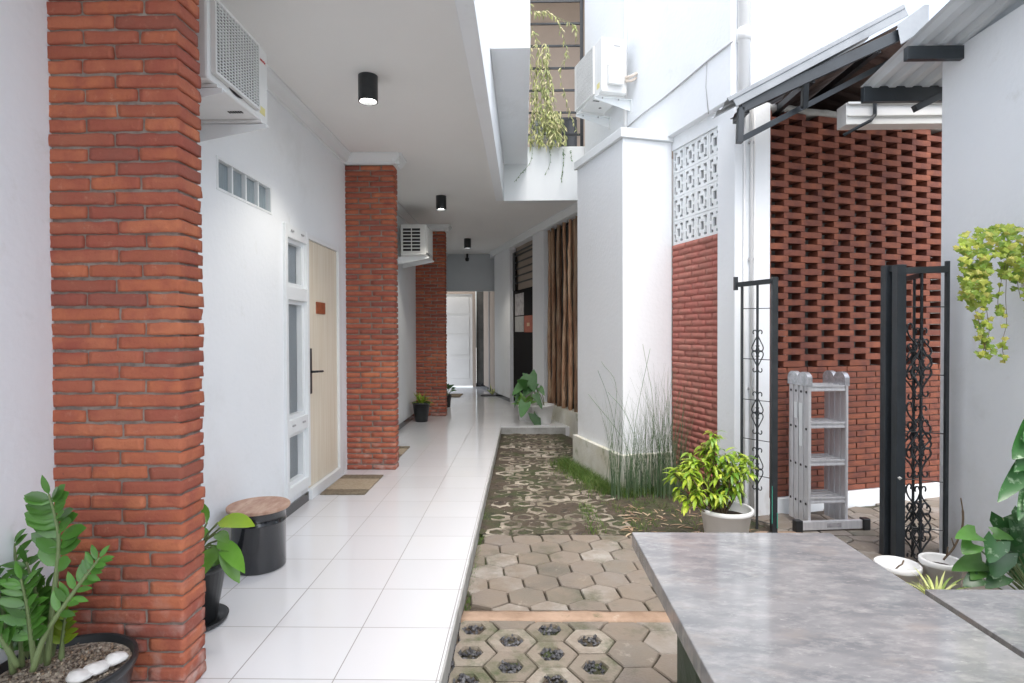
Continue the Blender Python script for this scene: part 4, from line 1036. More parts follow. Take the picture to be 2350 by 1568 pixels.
# ================================================================== stool, mats
b = at(596, 1322, Z=0); sy = 3.325; sx = (595 - 1201) / 1335 * sy
sx = at(595, 1300, Y=sy).x
st_ = thing('stool', 'black drum stool with round pinkish wooden top by the wall', 'stool', (sx, sy, 0))
m = MB(); m.lathe([(0, 0.001), (.140, 0.001), (.146, .006), (.147, .015), (.147, .26), (.150, .264), (.150, .272), (.147, .276), (.147, .325), (.151, .330), (.151, .338), (.0, .338)], 48)
m.build('drum', black_gloss, st_, smooth=True)
m = MB(); m.lathe([(0, .339), (.168, .339), (.172, .343), (.172, .355), (.168, .359), (0, .359)], 48); m.build('seat', wood_top, st_, bevel=0)
m = MB(); m.box(-.03, .03, -.1535, -.1475, .285, .297); m.tube([(-.03, -.152, .292), (-.02, -.165, .280), (.02, -.165, .280), (.03, -.152, .292)], .003, 6)
m.build('clasp', black_metal, st_)
def rug(name, label, x0_, x1_, y0_, y1_, group='doormats along the walkway'):
    t = thing(name, label, 'doormat', ((x0_ + x1_) / 2, (y0_ + y1_) / 2, 0), 0, group)
    m = MB(); b_ = (y1_ - y0_) * .22
    m.rough(x0_, x1_, y0_ + b_, y1_ - b_, .001, .011, 16, 16, 1, .003, .0012, 30); m.build('centre', mat_rug, t, smooth=True, world=True)
    for a, c in ((y0_, y0_ + b_ - .001), (y1_ - b_ + .001, y1_)):
        m = MB(); m.rough(x0_, x1_, a, c, .001, .012, 16, 6, 1, .003, .0016, 30); m.build('band', mat_rug_d, t, smooth=True, world=True)
rug('doormat', 'tan doormat with darker ends lying before the cream door', -1.70, -1.325, 4.80, 5.46)
rug('doormat', 'brown doormat mostly hidden behind the middle brick column', -1.70, -1.345, 6.25, 6.85)
rug('doormat', 'far brown doormat beyond the darkest brick column', -1.70, -1.34, 12.2, 12.85)

# ================================================================== plants
def pot_mesh(mb, r0, r1, h, lip=.008, th=.006, n=36):
    mb.lathe([(0, 0), (r0 - .006, 0), (r0, .006), (r1, h - .03), (r1 + lip * .6, h - .03), (r1 + lip, h - .022), (r1 + lip, h - .004), (r1 + lip - .004, h), (r1 - th + .002, h), (r1 - th, h - .006), (r0 + (r1 - r0) * .75 - th, h * .72), (0, h * .72)], n)
def pot(parent, r0, r1, h, m, z=0, fill=soil, fr=.82, name='pot', lip=.008):
    mb = MB(); pot_mesh(mb, r0, r1, h, lip)
    if z: mb.v = [q + V((0, 0, z)) for q in mb.v]
    o = mb.build(name, m, parent, smooth=True)
    if fill is not None:
        s = MB(); rr = (r0 + (r1 - r0) * fr) - .006; ns = 28
        vs = [V((0, 0, z + h * fr + .012))]
        for ring in (1, 2, 3):
            for k_ in range(ns):
                a = 2 * PI * k_ / ns; r = rr * ring / 3
                vs.append(V((r * math.cos(a), r * math.sin(a), z + h * fr + U(-.004, .01) * (ring < 3))))
        fs = [(0, 1 + k_, 1 + (k_ + 1) % ns) for k_ in range(ns)]
        for ring in (0, 1):
            for k_ in range(ns):
                a = 1 + ring * ns + k_; b = 1 + ring * ns + (k_ + 1) % ns; fs.append((a, a + ns, b + ns, b))
        s.add(vs, fs); s.build('soil', fill, o)
    return o
def bez(p, n=14):
    # smooth curve through the control points (Catmull-Rom)
    P = [V(q) for q in p]; P = [P[0] * 2 - P[1]] + P + [P[-1] * 2 - P[-2]]; out = []
    for i in range(1, len(P) - 2):
        for k_ in range(n):
            t = k_ / n; a, b, c, d = P[i - 1:i + 3]
            out.append(.5 * ((2 * b) + (-a + c) * t + (2 * a - 5 * b + 4 * c - d) * t * t + (-a + 3 * b - 3 * c + d) * t ** 3))
    out.append(P[-2]); return out
# ---- ZZ plant, lower left
zc = V((-1.515, 1.86, 0))
zz = thing('potted_plant', 'glossy feather leaved plant in black pot before the nearest brick column', 'potted plant', tuple(zc))
po = pot(zz, .155, .205, .262, black_plastic, fill=perlite, fr=.9)
m = MB()
for q in range(420):
    a = U(0, 2 * PI); r = .17 * math.sqrt(rnd()); stone(m, (r * math.cos(a), r * math.sin(a), .246 + U(-.003, .006)), U(.003, .008))
m.build('perlite', perlite, zz)
m = MB(); 
for (dx, dy, rr) in ((.13, -.02, .035), (.155, .035, .032), (.11, -.065, .03)):
    vs0 = len(m.v); m.lathe([(0, -.01), (rr, -.004), (rr * 1.1, .004), (rr * .8, .014), (0, .018)], 12, (dx, dy, .262))
    for vi in range(vs0, len(m.v)): m.v[vi] = m.v[vi] + noise.noise_vector(m.v[vi] * 40) * .008
m.build('white_stone', stone_white, zz, smooth=True)
stems = [  # photo points, depth of base/top, leaf length, first fraction with leaves
    ([(108, 1525), (120, 1391), (135, 1257), (128, 1190), (112, 1135)], 1.86, 1.80, .085, .42, 'r'),
    ([(75, 1540), (105, 1455), (165, 1365), (205, 1312), (228, 1280)], 1.80, 1.84, .060, .38, 'n'),
    ([(30, 1545), (16, 1440), (-8, 1350), (-30, 1290)], 1.84, 1.80, .085, .25, 'n'),
    ([(60, 1530), (60, 1420), (40, 1310), (28, 1225)], 1.94, 1.95, .085, .25, 'n'),
    ([(95, 1530), (95, 1440), (85, 1370), (60, 1290)], 1.90, 1.88, .075, .30, 'n'),
    ([(140, 1520), (144, 1465), (152, 1400)], 1.92, 1.93, .060, .35, 'y'),
    ([(40, 1530), (0, 1460), (-50, 1400), (-90, 1350)], 1.80, 1.72, .085, .2, 'n'),
    ([(115, 1520), (128, 1455), (120, 1400), (102, 1345)], 1.95, 1.99, .065, .3, 'n'),
    ([(50, 1530), (48, 1470), (30, 1410), (12, 1360)], 1.88, 1.84, .08, .2, 'n'),
    ([(80, 1530), (70, 1450), (62, 1390), (48, 1330)], 1.83, 1.80, .08, .25, 'n'),
]
stm = MB(); lf = MB(); ly = MB()
for pts, ya, yb, LL, f0, kd in stems:
    P = [at(x, y, Y=ya + (yb - ya) * i / (len(pts) - 1)) for i, (x, y) in enumerate(pts)]
    C = bez(P, 8); N = len(C)
    stm.tube(C, [.009 * (1 - .75 * i / (N - 1)) + .001 for i in range(N)], 7)
    tgt = ly if kd == 'y' else lf
    i0 = int(N * f0); nlf = 12 if kd != 'y' else 7
    for j in range(nlf):
        t = f0 + (1 - f0) * (j + .3) / nlf; i = min(N - 2, int(t * (N - 1))); d = (C[i + 1] - C[i]).normalized()
        side = d.cross(V((0, -1, .15))).normalized()
        for sg_ in (-1, 1):
            dd = (d * U(.55, .9) + side * sg_ * U(.7, 1.0) + V((0, U(-.45, .1), 0))).normalized()
            L2 = LL * U(1.05, 1.35) * (1 - .3 * t); nrm = (V((0, -1, .5)) + side * sg_ * -.5 + V((U(-.3, .3), 0, U(-.3, .3)))).normalized()
            tgt.leaf(C[i] + dd * .004, dd, nrm, L2, L2 * (.52 if kd == 'r' else .36), U(.0, .4), 5, 'oval' if kd == 'r' else 'lance', U(.1, .35))
    tgt.leaf(C[-1], (C[-1] - C[-2]), (0, -1, .3), LL * .8, LL * .3, .2, 5, 'lance')
stm.build('stem', stem_g, zz, smooth=True, world=True); lf.build('foliage', leaf_zz, zz, smooth=True, world=True); ly.build('yellow_foliage', leaf_zy, zz, smooth=True, world=True)

# ---- broad leaved plant between column and stool
ac_ = at(462, 1432, Y=2.66)
pb = thing('potted_plant', 'broad leaved plant with one yellow green leaf, black pot between column and stool', 'potted plant', (-1.545, 2.66, 0))
m = MB(); m.lathe([(0, .002), (.13, .002), (.15, .012), (.155, .026), (.150, .026), (.135, .010), (0, .010)], 36); m.build('saucer', black_plastic, pb, smooth=True)
pot(pb, .105, .145, .275, black_plastic, z=.0105, fr=.85)
lvs = MB(); lb = MB(); stm = MB()
base = V((-1.53, 2.64, .25))
spec = [((500, 1200), (568, 1183), .11, 1), ((475, 1200), (452, 1150), .08, 0), ((505, 1212), (545, 1180), .07, 0), ((500, 1240), (556, 1282), .10, 0), ((490, 1255), (470, 1300), .10, 0), ((505, 1262), (550, 1320), .085, 0),
        ((480, 1230), (440, 1220), .09, 0), ((485, 1250), (500, 1295), .09, 0), ((470, 1215), (420, 1180), .09, 0), ((480, 1262), (430, 1290), .09, 0), ((495, 1225), (520, 1225), .07, 0)]
for i, (p0_, p1_, W_, br_) in enumerate(spec):
    y0_ = 2.58 + .03 * (i % 4); a = at(*p0_, Y=y0_); b = at(*p1_, Y=y0_ - U(-.05, .12))
    C = bez([base + V((U(-.02, .02), U(-.02, .02), 0)), (base + a) / 2 + V((0, 0, .04)), a], 6); stm.tube(C, .0045, 6)
    (lb if br_ else lvs).leaf(a, (b - a), (0, -.6, 1) if b.z > a.z - .05 else (.3, -1, .8), (b - a).length * 1.2, W_ * .8, .45, 7, 'lance', .22, .02)
stm.build('stem', stem_g, pb, smooth=True, world=True); lvs.build('foliage', leaf_br, pb, smooth=True, world=True); lb.build('bright_leaf', leaf_bright, pb, smooth=True, world=True)

# ---- small black pot by the farthest column
x_ = at(967, 960, Y=8.85).x
ps = thing('potted_plant', 'small spiky plant in black pot at the foot of the farthest column', 'potted plant', (x_, 8.85, 0))
pot(ps, .095, .13, .30, black_plastic)
m = MB()
for i in range(60):
    a = U(0, 2 * PI); e = U(.5, 1.3); d = V((math.cos(a) * math.cos(e), math.sin(a) * math.cos(e), math.sin(e)))
    m.leaf((U(-.03, .03), U(-.03, .03), .27), d, (0, 0, 1), U(.14, .24), .022, 1.0, 5, 'lance')
m.build('foliage', leaf_lime, ps, smooth=True)
x_ = at(1022, 880, Y=10.5).x
pk = thing('potted_plant', 'plant peeking out behind the farthest brick column', 'potted plant', (-1.42, 10.6, 0))
pot(pk, .08, .10, .22, black_plastic)
m = MB(); stm = MB()
for i in range(14):
    a = U(0, 2 * PI); e = U(.6, 1.3); d = V((math.cos(a) * math.cos(e), math.sin(a) * math.cos(e), math.sin(e))); p_ = V((0, 0, .2)) + d * U(.1, .25)
    stm.tube([(0, 0, .18), p_], .004, 5); m.leaf(p_, d, (0, -.5, 1), .12, .06, 1.0, 5, 'lance')
m.build('foliage', leaf_dark, pk, smooth=True); stm.build('stem', stem_g, pk)

# ---- white pots on the walkway end
wp = at(1245, 960, Y=8.62)
pa = thing('potted_plant', 'arrow leaved plant drooping from white pot at the end of the walkway step', 'potted plant', (wp.x, 8.66, 0))
pot(pa, .125, .165, .285, white_plastic, lip=.016)
lf = MB(); stm = MB()
heads = [((1222, 880), (1200, 905), .19), ((1212, 870), (1175, 900), .17), ((1205, 925), (1195, 955), .17), ((1225, 950), (1240, 985), .16), ((1215, 860), (1228, 895), .2), ((1228, 905), (1245, 935), .1), ((1195, 880), (1180, 930), .07), ((1238, 890), (1250, 905), .09), ((1210, 885), (1190, 870), .14)]
for i, (a, b, W_) in enumerate(heads):
    yy = 8.55 - .05 * (i % 3); A_ = at(*a, Y=yy); B_ = at(*b, Y=yy - .08); bs_ = V((wp.x + U(-.04, .04), 8.64, .25))
    stm.tube(bez([bs_, (bs_ + A_) / 2 + V((0, 0, .09)), A_], 7), .006, 6)
    lf.leaf(A_, B_ - A_, (0, -1, .5), (B_ - A_).length * 1.1, W_, .3, 7, 'heart', .15)
stm.build('stem', stem_g, pa, smooth=True, world=True); lf.build('foliage', leaf_dark, pa, smooth=True, world=True)
wq = at(1207, 950, Y=8.95)
pq = thing('potted_plant', 'white pot with pale green leaves, half hidden behind the drooping arrow leaves', 'potted plant', (wq.x, 8.98, 0))
pot(pq, .10, .12, .24, white_plastic)
m = MB()
for i in range(22):
    a = U(0, 2 * PI); e = U(.6, 1.4); d = V((math.cos(a) * math.cos(e), math.sin(a) * math.cos(e), math.sin(e))); m.leaf((0, 0, .2), d, (0, -.5, 1), U(.16, .3), .07, 1.0, 6, 'lance')
m.build('foliage', leaf_br, pq, smooth=True)
# dark low thing: small plant on a dark mat near the end corner
sp_ = at(1128, 895, Y=12.6)
t = thing('small_plant', 'tiny pale plant on a dark tray at the far corner', 'plant', (sp_.x, 12.5, 0))
m = MB(); m.box(-.22, .12, -.14, .14, .001, .025); m.build('tray', black_plastic, t, bevel=.004)
m = MB()
for i in range(16):
    a = U(0, 2 * PI); e = U(.9, 1.45); d = V((math.cos(a) * math.cos(e), math.sin(a) * math.cos(e), math.sin(e))); m.leaf((.02, 0, .02), d, (0, -.5, 1), U(.12, .26), .022, .5, 5, 'lance')
m.build('foliage', leaf_sp, t, smooth=True)

# ---- lime plant in big white pot
lp = at(1666, 1166, Y=3.82)
pl_ = thing('potted_plant', 'bushy lime green plant in large white pot beyond the table', 'potted plant', (lp.x, 3.82, GZ))
pot(pl_, .115, .158, .30, white_plastic, lip=.014, fill=soil, fr=.8)
stm = MB(); lf = MB(); b0_ = V((lp.x - .03, 3.80, .13))
tips = [(1630, 1015), (1585, 1045), (1610, 1060), (1545, 1085), (1560, 1125), (1575, 1070), (1640, 1040), (1690, 1040), (1710, 1060), (1680, 1075), (1700, 1090), (1650, 1085), (1620, 1100), (1600, 1120), (1640, 1120), (1665, 1110), (1690, 1115), (1625, 1140), (1600, 1145), (1655, 1140), (1585, 1100), (1670, 1055), (1615, 1030), (1600, 1085), (1632, 1070)]
tips = tips + [(x + U(-22, 22), y + U(-16, 20)) for x, y in tips]
for i, (x, y) in enumerate(tips):
    x = min(x, 1716); yy = 3.82 + U(-.14, .12); T_ = at(x, y, Y=yy)
    mid = b0_ * .45 + T_ * .55 + V((0, 0, -.02)); C = bez([b0_, mid, T_], 6); stm.tube(C, [.006 * (1 - .5 * k_ / (len(C) - 1)) for k_ in range(len(C))], 6)
    for k_ in range(17):
        a = U(0, 2 * PI); e = U(-.35, .95); d = V((math.cos(a) * math.cos(e), math.sin(a) * math.cos(e), math.sin(e)))
        lf.leaf(T_ + V((0, 0, U(-.05, .015))), d, (0, 0, 1), U(.06, .10), U(.018, .028), U(1.0, 2.0), 5, 'lance', .3)
stm.build('stem', stem_b, pl_, smooth=True, world=True); lf.build('foliage', leaf_lime, pl_, smooth=True, world=True)

# ---- reeds beside the corner pillar
rd = thing('reed_clump', 'clump of tall thin grey green reeds against the corner pillar', 'reeds', (1.15, 4.98, GZ))
m = MB()
for i in range(300):
    px_ = random.choice([U(1440, 1500), U(1500, 1570), U(1500, 1590), U(1395, 1460)]); yb = U(1120, 1150)
    B_ = at(px_, yb, Z=GZ)
    B_.y = min(B_.y, 5.2)
    hgt = U(.35, 1.18) if px_ > 1470 else U(.3, .95); lean = V((U(-.45, .30), U(-.30, .05), 0)) * hgt * U(.3, 1)
    if B_.x > 1.42: continue
    n_ = 6; pts = [B_ + V((0, 0, hgt * k_ / n_)) + lean * (k_ / n_) ** 2 for k_ in range(n_ + 1)]
    m.tube(pts, [max(.0004, .0026 * (1 - (k_ / n_) ** 1.5)) for k_ in range(n_ + 1)], 3, cap=False)
for (p0_, p1_, p2_) in (((1390, 1110), (1415, 900), (1380, 830)), ((1440, 1120), (1400, 930), (1372, 850)), ((1500, 1130), (1440, 960), (1395, 900)), ((1480, 1120), (1500, 950), (1475, 790)), ((1470, 1120), (1430, 1010), (1350, 905)), ((1530, 1130), (1545, 960), (1560, 900)), ((1445, 1120), (1460, 960), (1492, 800))):
    yy = 4.95; m.tube(bez([at(*p0_, Y=yy), at(*p1_, Y=yy - .05), at(*p2_, Y=yy - .1)], 6), .002, 3)
m.build('blades', reed_m, rd, smooth=True, world=True)

# ---- grass at the pillar's foot
m = MB()
def blade(B_, h_, ln, wd=.004):
    n_ = 3; sd_ = V((math.cos(U(0, 6.3)), math.sin(U(0, 6.3)), 0)) * wd; vs = []
    for k_ in range(n_ + 1):
        t = k_ / n_; c_ = B_ + V((0, 0, h_ * t * (1 - .25 * t))) + ln * t * t; vs += [c_ - sd_ * (1 - t), c_ + sd_ * (1 - t)]
    m.add(vs, [(2 * k_, 2 * k_ + 1, 2 * k_ + 3, 2 * k_ + 2) for k_ in range(n_)])
for i in range(7500):
    r = rnd()
    if r < .45:   # along the left foot of the pillar
        b_ = U(-.1, 1.25); a_ = -.05 - abs(random.gauss(0, .10)); P_ = loc(a_, b_)
    elif r < .62:
        P_ = loc(U(-.1, .5), -.05 - abs(random.gauss(0, .10)))
    else:
        P_ = V((U(.45, 1.55), U(4.16, 4.95), 0))
        if noise.noise(V((P_.x * 5, P_.y * 5, 7))) < -.02 + .35 * max(0, .8 - P_.x): continue
        if (P_ - R0).dot(vv) > .42 or P_.x > 1.5: continue
    if -.045 < (P_ - R0).dot(vv) < .5 and (P_ - R0).dot(uu) > -.045: continue
    h_ = U(.02, .075) if r >= .62 else U(.04, .17)
    blade(V((P_.x, P_.y, GZ - .005)), h_, V((U(-1, 1), U(-1, 1), 0)) * h_ * .8, U(.0015, .0035))
for i in range(900):
    P_ = V((U(-.31, .6), U(3.02, 8.2), 0))
    if noise.noise(V((P_.x * 4, P_.y * 4, 2))) < .12: continue
    blade(V((P_.x, P_.y, GZ - .008)), U(.008, .022), V((U(-1, 1), U(-1, 1), 0)) * .012, .0018)
for i in range(700):
    P_ = V((-.318 + abs(random.gauss(0, .018)), U(3.0, 4.9), 0)); blade(V((P_.x, P_.y, GZ - .012)), U(.01, .035), V((U(0, 1), U(-1, 1), 0)) * .012, .0022)
m.build('grass', grass_m, kind='stuff')
m = MB()
for i in range(260):
    P_ = V((U(.75, 1.75), U(4.17, 4.8), GZ + U(.0, .012)))
    if (P_ - R0).dot(vv) > .42: continue
    a = U(0, 6.3); m.leaf(P_, (math.cos(a), math.sin(a), U(-.1, .25)), (0, 0, 1), U(.04, .14), U(.006, .02), .2, 4, 'lance', .4)
m.build('leaf_litter', litter_m, kind='stuff')

# ---- wall planter with ivy on the right
hx = V((2.62, 3.02, 1.62))
hp = thing('wall_planter', 'yellow green ivy trailing from white planter hung on the right wall', 'wall planter', tuple(hx))
m = MB(); m.lathe([(0, -.09), (.055, -.09), (.08, .08), (.09, .08), (.09, .10), (.075, .10), (.07, .06), (0, .05)], 24); m.box(.08, .12, -.04, .04, -.02, .05); m.build('planter', white_plastic, hp, smooth=True)
lf = MB(); stm = MB()
def ivy(lf, P_, s_):
    # five-lobed small leaf
    a = U(-.7, .7); nrm = (V((U(-.9, .1), -1, U(0, .9)))).normalized(); e1_ = nrm.cross(V((0, 0, 1))).normalized(); e2_ = e1_.cross(nrm)
    if e2_.z > 0: e2_ = -e2_
    d1 = e1_ * math.cos(a) + e2_ * math.sin(a); d2 = -e1_ * math.sin(a) + e2_ * math.cos(a)
    R_ = [.35, 1, .72, 1.05, .72, 1, .35, .8]; ang = [-PI / 2, -.35, .25, PI / 2 - .35 + .35, PI - .25, PI + .35, 1.5 * PI - .001, 1.5 * PI]
    pts = [(-.0, -.25), (.5, -.5), (.62, -.1), (1, .15), (.5, .45), (0, 1.05), (-.5, .45), (-1, .15), (-.62, -.1), (-.5, -.5)]
    vs = [P_ + nrm * s_ * .12] + [P_ + (d1 * x + d2 * y) * s_ * .55 for x, y in pts]
    lf.add(vs, [(0, 1 + i, 1 + (i + 1) % 10) for i in range(10)])
def region_leaves(lf, x0_, x1_, y0_, y1_, n_, ya, yb, s0, s1, keep=None):
    c = 0
    while c < n_:
        x = U(x0_, x1_); y = U(y0_, y1_)
        if keep and not keep(x, y): continue
        ivy(lf, at(x, y, Y=U(ya, yb)), U(s0, s1)); c += 1
def blob(x, y):
    # upper mass: thick near the top, splitting into two lobes
    if y < 575: return abs(x - 2290) < 85 + (y - 510) * .2 and y > 512 + abs(x - 2300) * .25
    if x < 2275: return abs(x - 2245) < 42 - (y - 575) * .09
    if x > 2290: return abs(x - 2345) < 52 and y < 640
    return y < 590
region_leaves(lf, 2195, 2420, 510, 690, 470, 2.88, 3.12, .030, .046, blob)
def strand(pts, n_, ya, s0, s1, spread=9):
    C = bez([at(x, y, Y=ya) for x, y in pts], 8); stm.tube(C, .0016, 4)
    for q in range(n_):
        P_ = C[min(len(C) - 1, int(rnd() * len(C)))] + V((U(-1, 1), U(-1, 1), U(-1, 1))) * spread * .0022; ivy(lf, P_, U(s0, s1))
strand([(2240, 600), (2235, 690), (2250, 750), (2262, 805)], 62, 2.98, .030, .042, 13)
strand([(2215, 590), (2212, 660), (2220, 700)], 24, 3.0, .03, .04)
strand([(2265, 600), (2262, 690), (2270, 760), (2255, 808)], 34, 2.98, .028, .04)
strand([(2312, 600), (2308, 680), (2310, 740), (2300, 790), (2306, 832)], 15, 2.98, .028, .038, 6)
strand([(2308, 600), (2290, 690), (2302, 720)], 14, 2.98, .03, .04, 9)
strand([(2345, 580), (2335, 640), (2342, 685)], 22, 2.98, .03, .04, 10)
strand([(2370, 580), (2372, 680), (2365, 760)], 22, 2.98, .03, .04, 10)
lf.build('foliage', leaf_iv, hp, world=True); stm.build('vine', stem_b, hp, smooth=True, world=True)

# ---- trailing plant on the upper parapet
up = thing('trailing_plant', 'pale straggly trailing plant in white pot on the upper parapet before the grille', 'trailing plant', (.17, 7.25, 3.67))
o_ = at(1238, 330, Y=7.35)
m = MB(); pot_mesh(m, .07, .09, .14); m.v = [q + V((o_.x - .17, .11, .001)) for q in m.v]; m.build('pot', white_plastic, up, smooth=True)
lf = MB(); stm = MB()
def wisp(pts, n_, ya, L0, L1, W_=.012, dr=1.2):
    C = bez([at(x, y, Y=ya) for x, y in pts], 8); stm.tube(C, .0022, 4)
    for q in range(n_):
        i = int(rnd() * (len(C) - 1)); d = (C[i + 1] - C[i]).normalized(); s_ = V((U(-1, 1), U(-1, 1), U(-.8, .6)))
        lf.leaf(C[i], (d * .5 + s_).normalized(), (0, -1, .6), U(L0, L1), W_ * U(.7, 1.3), dr, 3, 'lance', .3)
for i in range(24):
    x = U(1217, 1262); y0_ = U(90, 260)
    wisp([(x, y0_), (x + U(-12, 14), y0_ + 60), (x + U(-8, 18), min(335, y0_ + 140))], 30, 7.22 + U(-.08, .08), .05, .11, .016)
for i in range(14):
    x = U(1218, 1290); wisp([(x, 255), (x + U(-8, 20), 290), (x + U(-5, 24), 332)], 30, 7.2 + U(-.08, .08), .05, .10, .016)
wisp([(1216, 25), (1250, 28), (1290, 45), (1318, 60), (1325, 95)], 44, 7.2, .06, .12, .017)
wisp([(1220, 60), (1235, 110), (1240, 170), (1250, 230)], 60, 7.2, .06, .12, .017)
wisp([(1278, 45), (1295, 90), (1300, 130), (1285, 165), (1295, 215), (1310, 265), (1328, 310)], 56, 7.2, .05, .09, .015)
wisp([(1215, 10), (1232, 30), (1260, 20)], 12, 7.2, .06, .1, .016)
lf.build('foliage', leaf_pale, up, smooth=True, world=True)
lf = MB()
wisp([(1222, 335), (1218, 370), (1195, 400), (1180, 418)], 14, 7.24, .02, .035, .012)
wisp([(1262, 342), (1262, 375), (1250, 402)], 7, 7.24, .02, .035, .01)
wisp([(1292, 342), (1294, 365), (1290, 395), (1288, 420)], 16, 7.24, .02, .04, .013)
wisp([(1310, 345), (1312, 370)], 9, 7.24, .02, .035, .012)
lf.build('hanging_vine', leaf_dark, up, smooth=True, world=True); stm.build('stem', stem_g, up, smooth=True, world=True)

# ---- pots by the right wall
e_ = at(2060, 1292, Y=3.02)
ep = thing('flower_pot', 'empty white pot beside the gate posts, a dry twig inside', 'pot', (e_.x, 3.02, GZ))
rimz = e_.z - GZ
pot(ep, .072, .098, rimz, white_plastic, fill=white_plastic, fr=.75)
m = MB(); m.tube([(-.03, .0, rimz - .05), (.0, -.01, rimz - .012), (.03, .01, rimz - .01), (.05, .03, rimz + .0)], .004, 5); m.build('twig', stem_b, ep)
e_ = at(2160, 1283, Y=2.98)
tp = thing('potted_plant', 'bare forked twig rising from grey white pot at the wall foot', 'potted plant', (e_.x, 2.98, GZ))
rimz = e_.z - GZ
pot(tp, .065, .085, rimz, white_plastic, fill=soil, fr=.85, lip=.012)
m = MB(); Yt = 2.98
m.tube(bez([at(2165, 1285, Y=Yt), at(2190, 1255, Y=Yt), at(2207, 1215, Y=Yt), at(2210, 1180, Y=Yt), at(2205, 1143, Y=Yt)], 6), [.005] * 20 + [.003] * 5, 6)
m.tube([at(2190, 1255, Y=Yt), at(2184, 1235, Y=Yt)], .003, 5); m.tube([at(2172, 1276, Y=Yt), at(2176, 1255, Y=Yt)], .003, 5)
m.build('twig', stem_b, tp, smooth=True, world=True)
# variegated arrow leaves
vp = thing('foliage_plant', 'dark variegated arrow leaved plant low by the right wall', 'plant', (2.42, 2.75, GZ))
pot(vp, .08, .10, .16, black_plastic)
lf = MB(); stm = MB(); lg = MB()
root = V((2.42, 2.75, GZ + .14))
L1_ = [((2240, 1225), (2190, 1222), .10, 0), ((2232, 1248), (2205, 1268), .10, 0), ((2280, 1225), (2330, 1232), .08, 0), ((2255, 1290), (2180, 1290), .12, 0), ((2270, 1300), (2300, 1340), .12, 1), ((2300, 1270), (2275, 1330), .13, 1),
       ((2320, 1260), (2335, 1340), .15, 1), ((2330, 1230), (2310, 1290), .14, 1), ((2345, 1200), (2325, 1255), .12, 1), ((2350, 1280), (2345, 1345), .14, 1), ((2300, 1320), (2255, 1345), .10, 1), ((2365, 1220), (2380, 1300), .15, 1), ((2250, 1310), (2225, 1325), .08, 0), ((2295, 1240), (2290, 1275), .09, 1)]
for i, (a, b, W_, k_) in enumerate(L1_):
    yy = 2.72 + U(-.1, .1); A_ = at(*a, Y=yy); B_ = at(*b, Y=yy - U(-.03, .08))
    stm.tube(bez([root + V((U(-.03, .03), U(-.03, .03), 0)), (root + A_) / 2 + V((0, 0, .02)), A_], 6), .004, 5)
    if k_:
        o_ = V((U(-.10, .08), U(-.08, .08), U(-.05, .12))); stm.tube([root, A_ + o_], .003, 5)
        lg.leaf(A_ + o_, (B_ - A_) + V((U(-.05, .05), 0, U(-.03, .03))), (U(-.4, .4), -.8, .9), (B_ - A_).length * .8, W_ * .75, .4, 7, 'heart', .2, .02)
    (lg if k_ else lf).leaf(A_, B_ - A_, (0, -.8, .9), (B_ - A_).length * .95, W_ * .82, .35, 7, 'heart', .2, .02)
lf.build('foliage', leaf_mid, vp, smooth=True, world=True); lg.build('mottled_foliage', leaf_var, vp, smooth=True, world=True); stm.build('stem', stem_g, vp, smooth=True, world=True)
# taller one at the picture's edge
tv = thing('foliage_plant', 'tall mottled climbing plant at the right picture edge, above the bench', 'plant', (2.62, 2.62, GZ))
pot(tv, .09, .11, .2, black_plastic)
lf = MB(); stm = MB(); yy = 2.62
stm.tube(bez([V((2.62, 2.62, .08)), at(2420, 1250, Y=yy), at(2400, 1120, Y=yy), at(2395, 1000, Y=yy)], 8), .008, 6)
for (a, b, W_, k_) in (((2392, 985), (2325, 1030), .19, 1), ((2375, 1060), (2290, 1125), .14, 1), ((2380, 1075), (2335, 1175), .12, 1), ((2390, 1040), (2330, 1060), .12, 1), ((2400, 1100), (2350, 1150), .14, 1), ((2410, 960), (2350, 990), .15, 1), ((2420, 1120), (2390, 1200), .15, 1), ((2400, 1140), (2360, 1210), .12, 1)):
    A_ = at(*a, Y=yy - .04); B_ = at(*b, Y=yy - .12); stm.tube([at(2398, a[1] + 30, Y=yy), A_], .004, 5)
    lf.leaf(A_, B_ - A_, (-.2, -1, .6), (B_ - A_).length * 1.1, W_ * .74, .35, 8, 'heart', .2, .02)
lf.build('foliage', leaf_var, tv, smooth=True, world=True); stm.build('stem', stem_g, tv, smooth=True, world=True)
# spider plant
e_ = at(2150, 1345, Y=2.62)
sp = thing('foliage_plant', 'striped pale grassy plant peeping over the edge of the table', 'plant', (e_.x, 2.62, GZ))
pot(sp, .06, .08, .22, black_plastic)
m = MB()
for i in range(90):
    a = U(0, 2 * PI); e = U(.35, 1.35); d = V((math.cos(a) * math.cos(e), math.sin(a) * math.cos(e), math.sin(e)))
    m.leaf((0, 0, .2), d, (0, 0, 1), U(.13, .25), .012, U(1.0, 2.0), 7, 'lance', .3)
m.build('foliage', leaf_sp, sp, smooth=True)

